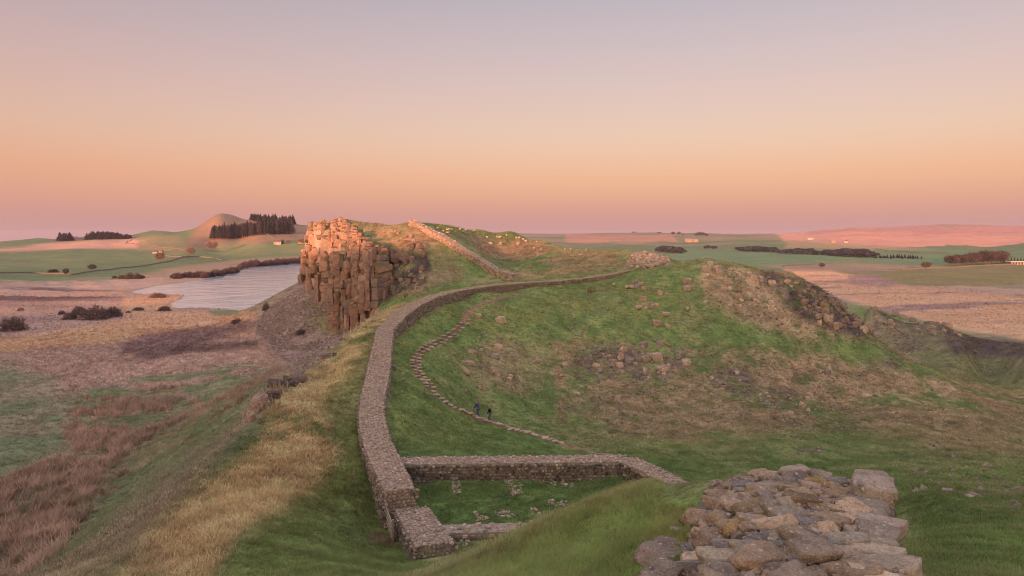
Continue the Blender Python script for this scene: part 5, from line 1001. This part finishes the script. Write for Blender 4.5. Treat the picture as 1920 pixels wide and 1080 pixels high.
# dry-stone field walls and hedges
FW = flat_mat('field_wall_stone', (.24, .20, .17), .95, .3, .8)
def field_wall(pts, label, h=1.3, w=.9):
    q = lift([p[0] for p in pts], [p[1] for p in pts]); seg = np.hypot(*np.diff(q[:, :2], axis=0).T); cum = np.concatenate([[0], np.cumsum(seg)]); n = int(min(160, cum[-1] / 6)) + 2; s = np.linspace(0, cum[-1], n); c = np.stack([np.interp(s, cum, q[:, i]) for i in (0, 1)], -1)
    dd = np.gradient(c, axis=0); dd /= np.linalg.norm(dd, axis=1, keepdims=True); nn = np.stack([dd[:, 1], -dd[:, 0]], -1); V = []
    zg = gsample(c[:, 0], c[:, 1])
    for k_, (a, z) in enumerate([(-1, -.8), (-.7, h), (.7, h), (1, -.8)]): e = c + nn * a * w / 2; V.append(np.column_stack([e, zg + z + (RNG.normal(0, .12, n) if z > 0 else 0)]))
    V = np.stack(V, 1).reshape(-1, 3); I = np.arange(4 * n).reshape(n, 4); F = np.concatenate([np.stack([I[:-1, k_], I[1:, k_], I[1:, k_ + 1], I[:-1, k_ + 1]], -1) for k_ in range(3)]); me = fast_mesh('field_wall', V, F); me.materials.append(FW); return tag(link('field_wall', me), label, 'field wall', 'dry-stone walls between the fields')
for pts, lab in [([(-20,513),(60,512.5),(130,514)], 'lowest pale field wall running in from the left edge'), ([(135,516),(200,507),(260,500),(300,494),(345,483),(372,481)], 'long field wall climbing past the two pinkish bare trees'), ([(236,457),(245,456),(270,459),(300,464),(345,469),(390,472)], 'pale upper field wall slanting down below the plantation'), ([(256,446),(246,450),(236,457)], 'short dark wall dropping from the end of the left plantation'), ([(310,480),(340,482),(358,481)], 'short wall joining the cottages to the round pink tree'), ([(376,482),(400,484),(416,488)], 'broken wall running on from the round pink tree'), ([(500,440),(515,447),(530,452)], 'wall curving down to the pale barn'),
                 ([(1466,500.5),(1480,498.5),(1530,495),(1620,489)], 'dark wall rising from the bog to the shelter belt'), ([(1690,506),(1760,503),(1830,499),(1925,494)], 'long hedge-lined wall of the big right-hand field'), ([(1640,467),(1720,474),(1780,477)], 'wall edging the green field under the red moor')]: field_wall(pts, lab)
# ------------------------------------------------------------------ grass
env = np.maximum.accumulate((GZ - HC) / GR, axis=1)
vis = ((GZ - HC) / GR > env - .02).astype(float)
def tuft(seed, nb, h, spread, w, segs=2, droop=.5):
    r = np.random.default_rng(seed); V = []; F = []
    for _ in range(nb):
        a = r.uniform(0, 6.28); d = np.array((math.cos(a), math.sin(a), 0)); s_ = np.array((-d[1], d[0], 0)); b_ = np.append(r.normal(0, spread * .45, 2), -.03); hh = h * r.uniform(.5, 1.1); ou = hh * r.uniform(.15, droop * 1.3); i = len(V)
        for k_ in range(segs + 1): f = k_ / segs; c = b_ + np.array((0, 0, 1)) * hh * (f - .25 * droop * f * f) + d * ou * f * f; ww = w * (1 - f * .85); V += [c - s_ * ww, c + s_ * ww]
        for k_ in range(segs): j_ = i + 2 * k_; F.append((j_, j_ + 1, j_ + 3, j_ + 2))
    return np.array(V), np.array(F)
def scatter(name, proto, P, scale, col, yaw=None):
    me = bpy.data.meshes.new(name); n = len(P); me.vertices.add(n); me.vertices.foreach_set('co', np.ascontiguousarray(P, np.float32).ravel()); set_col(me, 'col', col)
    a = me.attributes.new('size', 'FLOAT', 'POINT'); a.data.foreach_set('value', np.ascontiguousarray(scale, np.float32)); a = me.attributes.new('turn', 'FLOAT_VECTOR', 'POINT'); t_ = np.zeros((n, 3), np.float32); t_[:, 2] = RNG.uniform(0, 6.283, n); t_[:, :2] = RNG.normal(0, .18, (n, 2)); a.data.foreach_set('vector', t_.ravel())
    o = bpy.data.objects.new(name, me); COL.objects.link(o); ng = bpy.data.node_groups.new(name, 'GeometryNodeTree'); ng.interface.new_socket('Geometry', in_out='INPUT', socket_type='NodeSocketGeometry'); ng.interface.new_socket('Geometry', in_out='OUTPUT', socket_type='NodeSocketGeometry')
    gi_ = ng.nodes.new('NodeGroupInput'); go = ng.nodes.new('NodeGroupOutput'); ip = ng.nodes.new('GeometryNodeInstanceOnPoints'); oi = ng.nodes.new('GeometryNodeObjectInfo'); oi.inputs['Object'].default_value = proto; oi.inputs['As Instance'].default_value = True
    for nm, tp, sk in (('size', 'FLOAT', 'Scale'), ('turn', 'FLOAT_VECTOR', 'Rotation')):
        na = ng.nodes.new('GeometryNodeInputNamedAttribute'); na.data_type = tp; na.inputs['Name'].default_value = nm; ng.links.new(na.outputs['Attribute'], ip.inputs[sk])
    ng.links.new(gi_.outputs[0], ip.inputs['Points']); ng.links.new(oi.outputs['Geometry'], ip.inputs['Instance']); ng.links.new(ip.outputs[0], go.inputs[0]); md = o.modifiers.new('scatter', 'NODES'); md.node_group = ng; return tag(o, kind='stuff')
def proto(name, *a, **k_): me = fast_mesh(name, *tuft(*a, **k_)); me.materials.append(M['blade']); return bpy.data.objects.new(name, me)
WALLS = [np.array([[a[0], a[1]] for a in w_]) for w_ in (main_top, low_top, pe, pr, pw, cl)]
def clear_mask(x, y):
    ok = np.ones(len(x), bool)
    for w_ in WALLS: ok &= seg_near(x, y, w_)[0] > 1.15
    u = (x - A0[0]) * AX[0] + (y - A0[1]) * AX[1]; v = (x - A0[0]) * AN[0] + (y - A0[1]) * AN[1]; ok &= ~((u > -3) & (u < 3.6) & (v > -1.02) & (v < 1.1))
    for bx, by, bw in BLD:
        if by < 175: ok &= (np.abs(x - bx) > bw * 1.15) | (y > by + bw) | (y < by - bw - 1.2)
    for pts in (STEP, [(1050,834),(1140,853),(1190,868),(1250,890),(1310,920)], [(868,606),(884,580),(900,572),(945,556)]):
        q = lift([p[0] for p in pts], [p[1] for p in pts])[:, :2]; ok &= seg_near(x, y, q)[0] > .55
    return ok
def points(n, r0, r1, poly=None, Ymin=0):
    a = RNG.uniform(-R(43), R(43), n); r = np.exp(RNG.uniform(math.log(r0), math.log(r1), n)); x, y = r * np.sin(a), r * np.cos(a); z = gsample(x, y); px, py = project(x, y, z)
    k_ = (px > -60) & (px < 1980) & (py < 1200) & (gsample(x, y, vis) > .5)
    if poly is not None: k_ &= sd_poly(px, py, np.array(poly, float)) < 0
    x, y, z = x[k_], y[k_], z[k_]; k_ = clear_mask(x, y) if r0 < 100 else np.ones(len(x), bool); x, y, z = x[k_], y[k_], z[k_]
    return np.stack([x, y, z], -1), gsample(x, y, CG)
def grass(name, n, r0, r1, pr_, size, jitter=.3, poly=None, keep=None, hue=None):
    P, c = points(n, r0, r1, poly); lum = c.mean(1); k_ = lum > .06
    if keep is not None: k_ &= keep(c)
    P, c = P[k_], c[k_]; r = np.hypot(P[:, 0], P[:, 1]); j_ = RNG.uniform(1 - jitter, 1 + jitter, len(P)); c = c * j_[:, None] * 1.08
    if hue is not None: m_ = RNG.random(len(P)) < .18; c[m_] = c[m_] * .45 + np.array(hue) * .55
    dryk = np.clip((c[:, 0] / c[:, 1] - .75) / .7, 0, 1); return scatter(name, pr_, P, size(r) * RNG.uniform(.7, 1.3, len(P)) * (.75 + .6 * dryk), np.clip(c, .01, .9))
TN = proto('grass_tuft', 1, 26, .16, .10, .0040, 3, .7); TM = proto('grass_tuft', 2, 14, .22, .22, .014, 2, .8); TF = proto('grass_tuft', 3, 9, .20, .42, .035, 1, 1.1); TR = proto('rush_clump', 4, 26, .9, .45, .03, 2, .6)
grass('grass', 75000, 4.5, 15, TN, lambda r: .75 + r * .02, .28, hue=(.42, .36, .16))
grass('grass', 90000, 13, 45, TM, lambda r: .5 + r * .010, .36, hue=(.36, .29, .13))
grass('grass', 165000, 40, 290, TF, lambda r: .5 + r * .0055, .42, hue=(.36, .28, .15))
TT = proto('tussock', 6, 22, .30, .38, .022, 2, 1.0)
grass('tussocks', 13000, 24, 150, TT, lambda r: .55 + r * .004, .3, None, lambda c: c[:, 0] > c[:, 1] * .85, (.50, .40, .24))
TH = proto('heather_tuft', 8, 26, .26, .40, .018, 2, .9)
def dark_tufts(name, n, r0, r1, poly, keep):
    P, c = points(n, r0, r1, poly); k_ = keep(c) & (fbm(P[:, 0], P[:, 1], 3.5, 3, 91) > .53); P = P[k_]; r = np.hypot(P[:, 0], P[:, 1]); scatter(name, TH, P, (.5 + r * .0045) * RNG.uniform(.6, 1.4, len(P)), np.array((.085, .068, .05)) * RNG.uniform(.6, 1.6, (len(P), 1)))
dark_tufts('heather', 9000, 40, 155, None, lambda c: c[:, 0] > c[:, 1] * .95)
rushy = lambda c: c[:, 0] > c[:, 1] * 1.25
grass('rushes', 60000, 50, 330, TR, lambda r: .8 + r * .002, .3, [(110,745),(380,720),(540,690),(540,720),(510,780),(400,810),(250,890),(150,1000),(80,1100),(-60,1100),(-60,930),(130,850)], rushy)
grass('reeds', 60000, 120, 520, TR, lambda r: .30 + r * .0009, .35, [(-60,520),(240,520),(340,545),(480,585),(500,600),(540,700),(300,760),(130,745),(60,690),(-60,690)], rushy, None)
grass('bog_grass', 40000, 200, 900, TR, lambda r: .35 + r * .0007, .35, [(1470,506),(1560,506),(1640,520),(1940,556),(1940,640),(1800,612),(1650,575)], rushy)
grass('dry_grass_tufts', 1500, 9, 14, TR, lambda r: .27 + 0 * r, .25, [(985,985),(1045,945),(1075,950),(1010,1005),(960,1040),(900,1055),(905,1035),(960,1005)], None, (.5, .34, .16))
# ------------------------------------------------------------------ evening haze
if HAZE > 0:
    V, F = boxv(-9800, 9800, -700, 9800, -75, 120); m, t, b, o = new_mat('haze'); t.nodes.remove(b); pv = N(t, 'ShaderNodeVolumePrincipled'); pv.inputs['Density'].default_value = HAZE; pv.inputs['Density Attribute'].default_value = ''; m.cycles.homogeneous_volume = True; pv.inputs['Color'].default_value = (.80, .78, .95, 1); pv.inputs['Anisotropy'].default_value = .0; t.links.new(pv.outputs[0], o.inputs['Volume']); tag(mesh_obj('haze', V, F, m), kind='stuff')
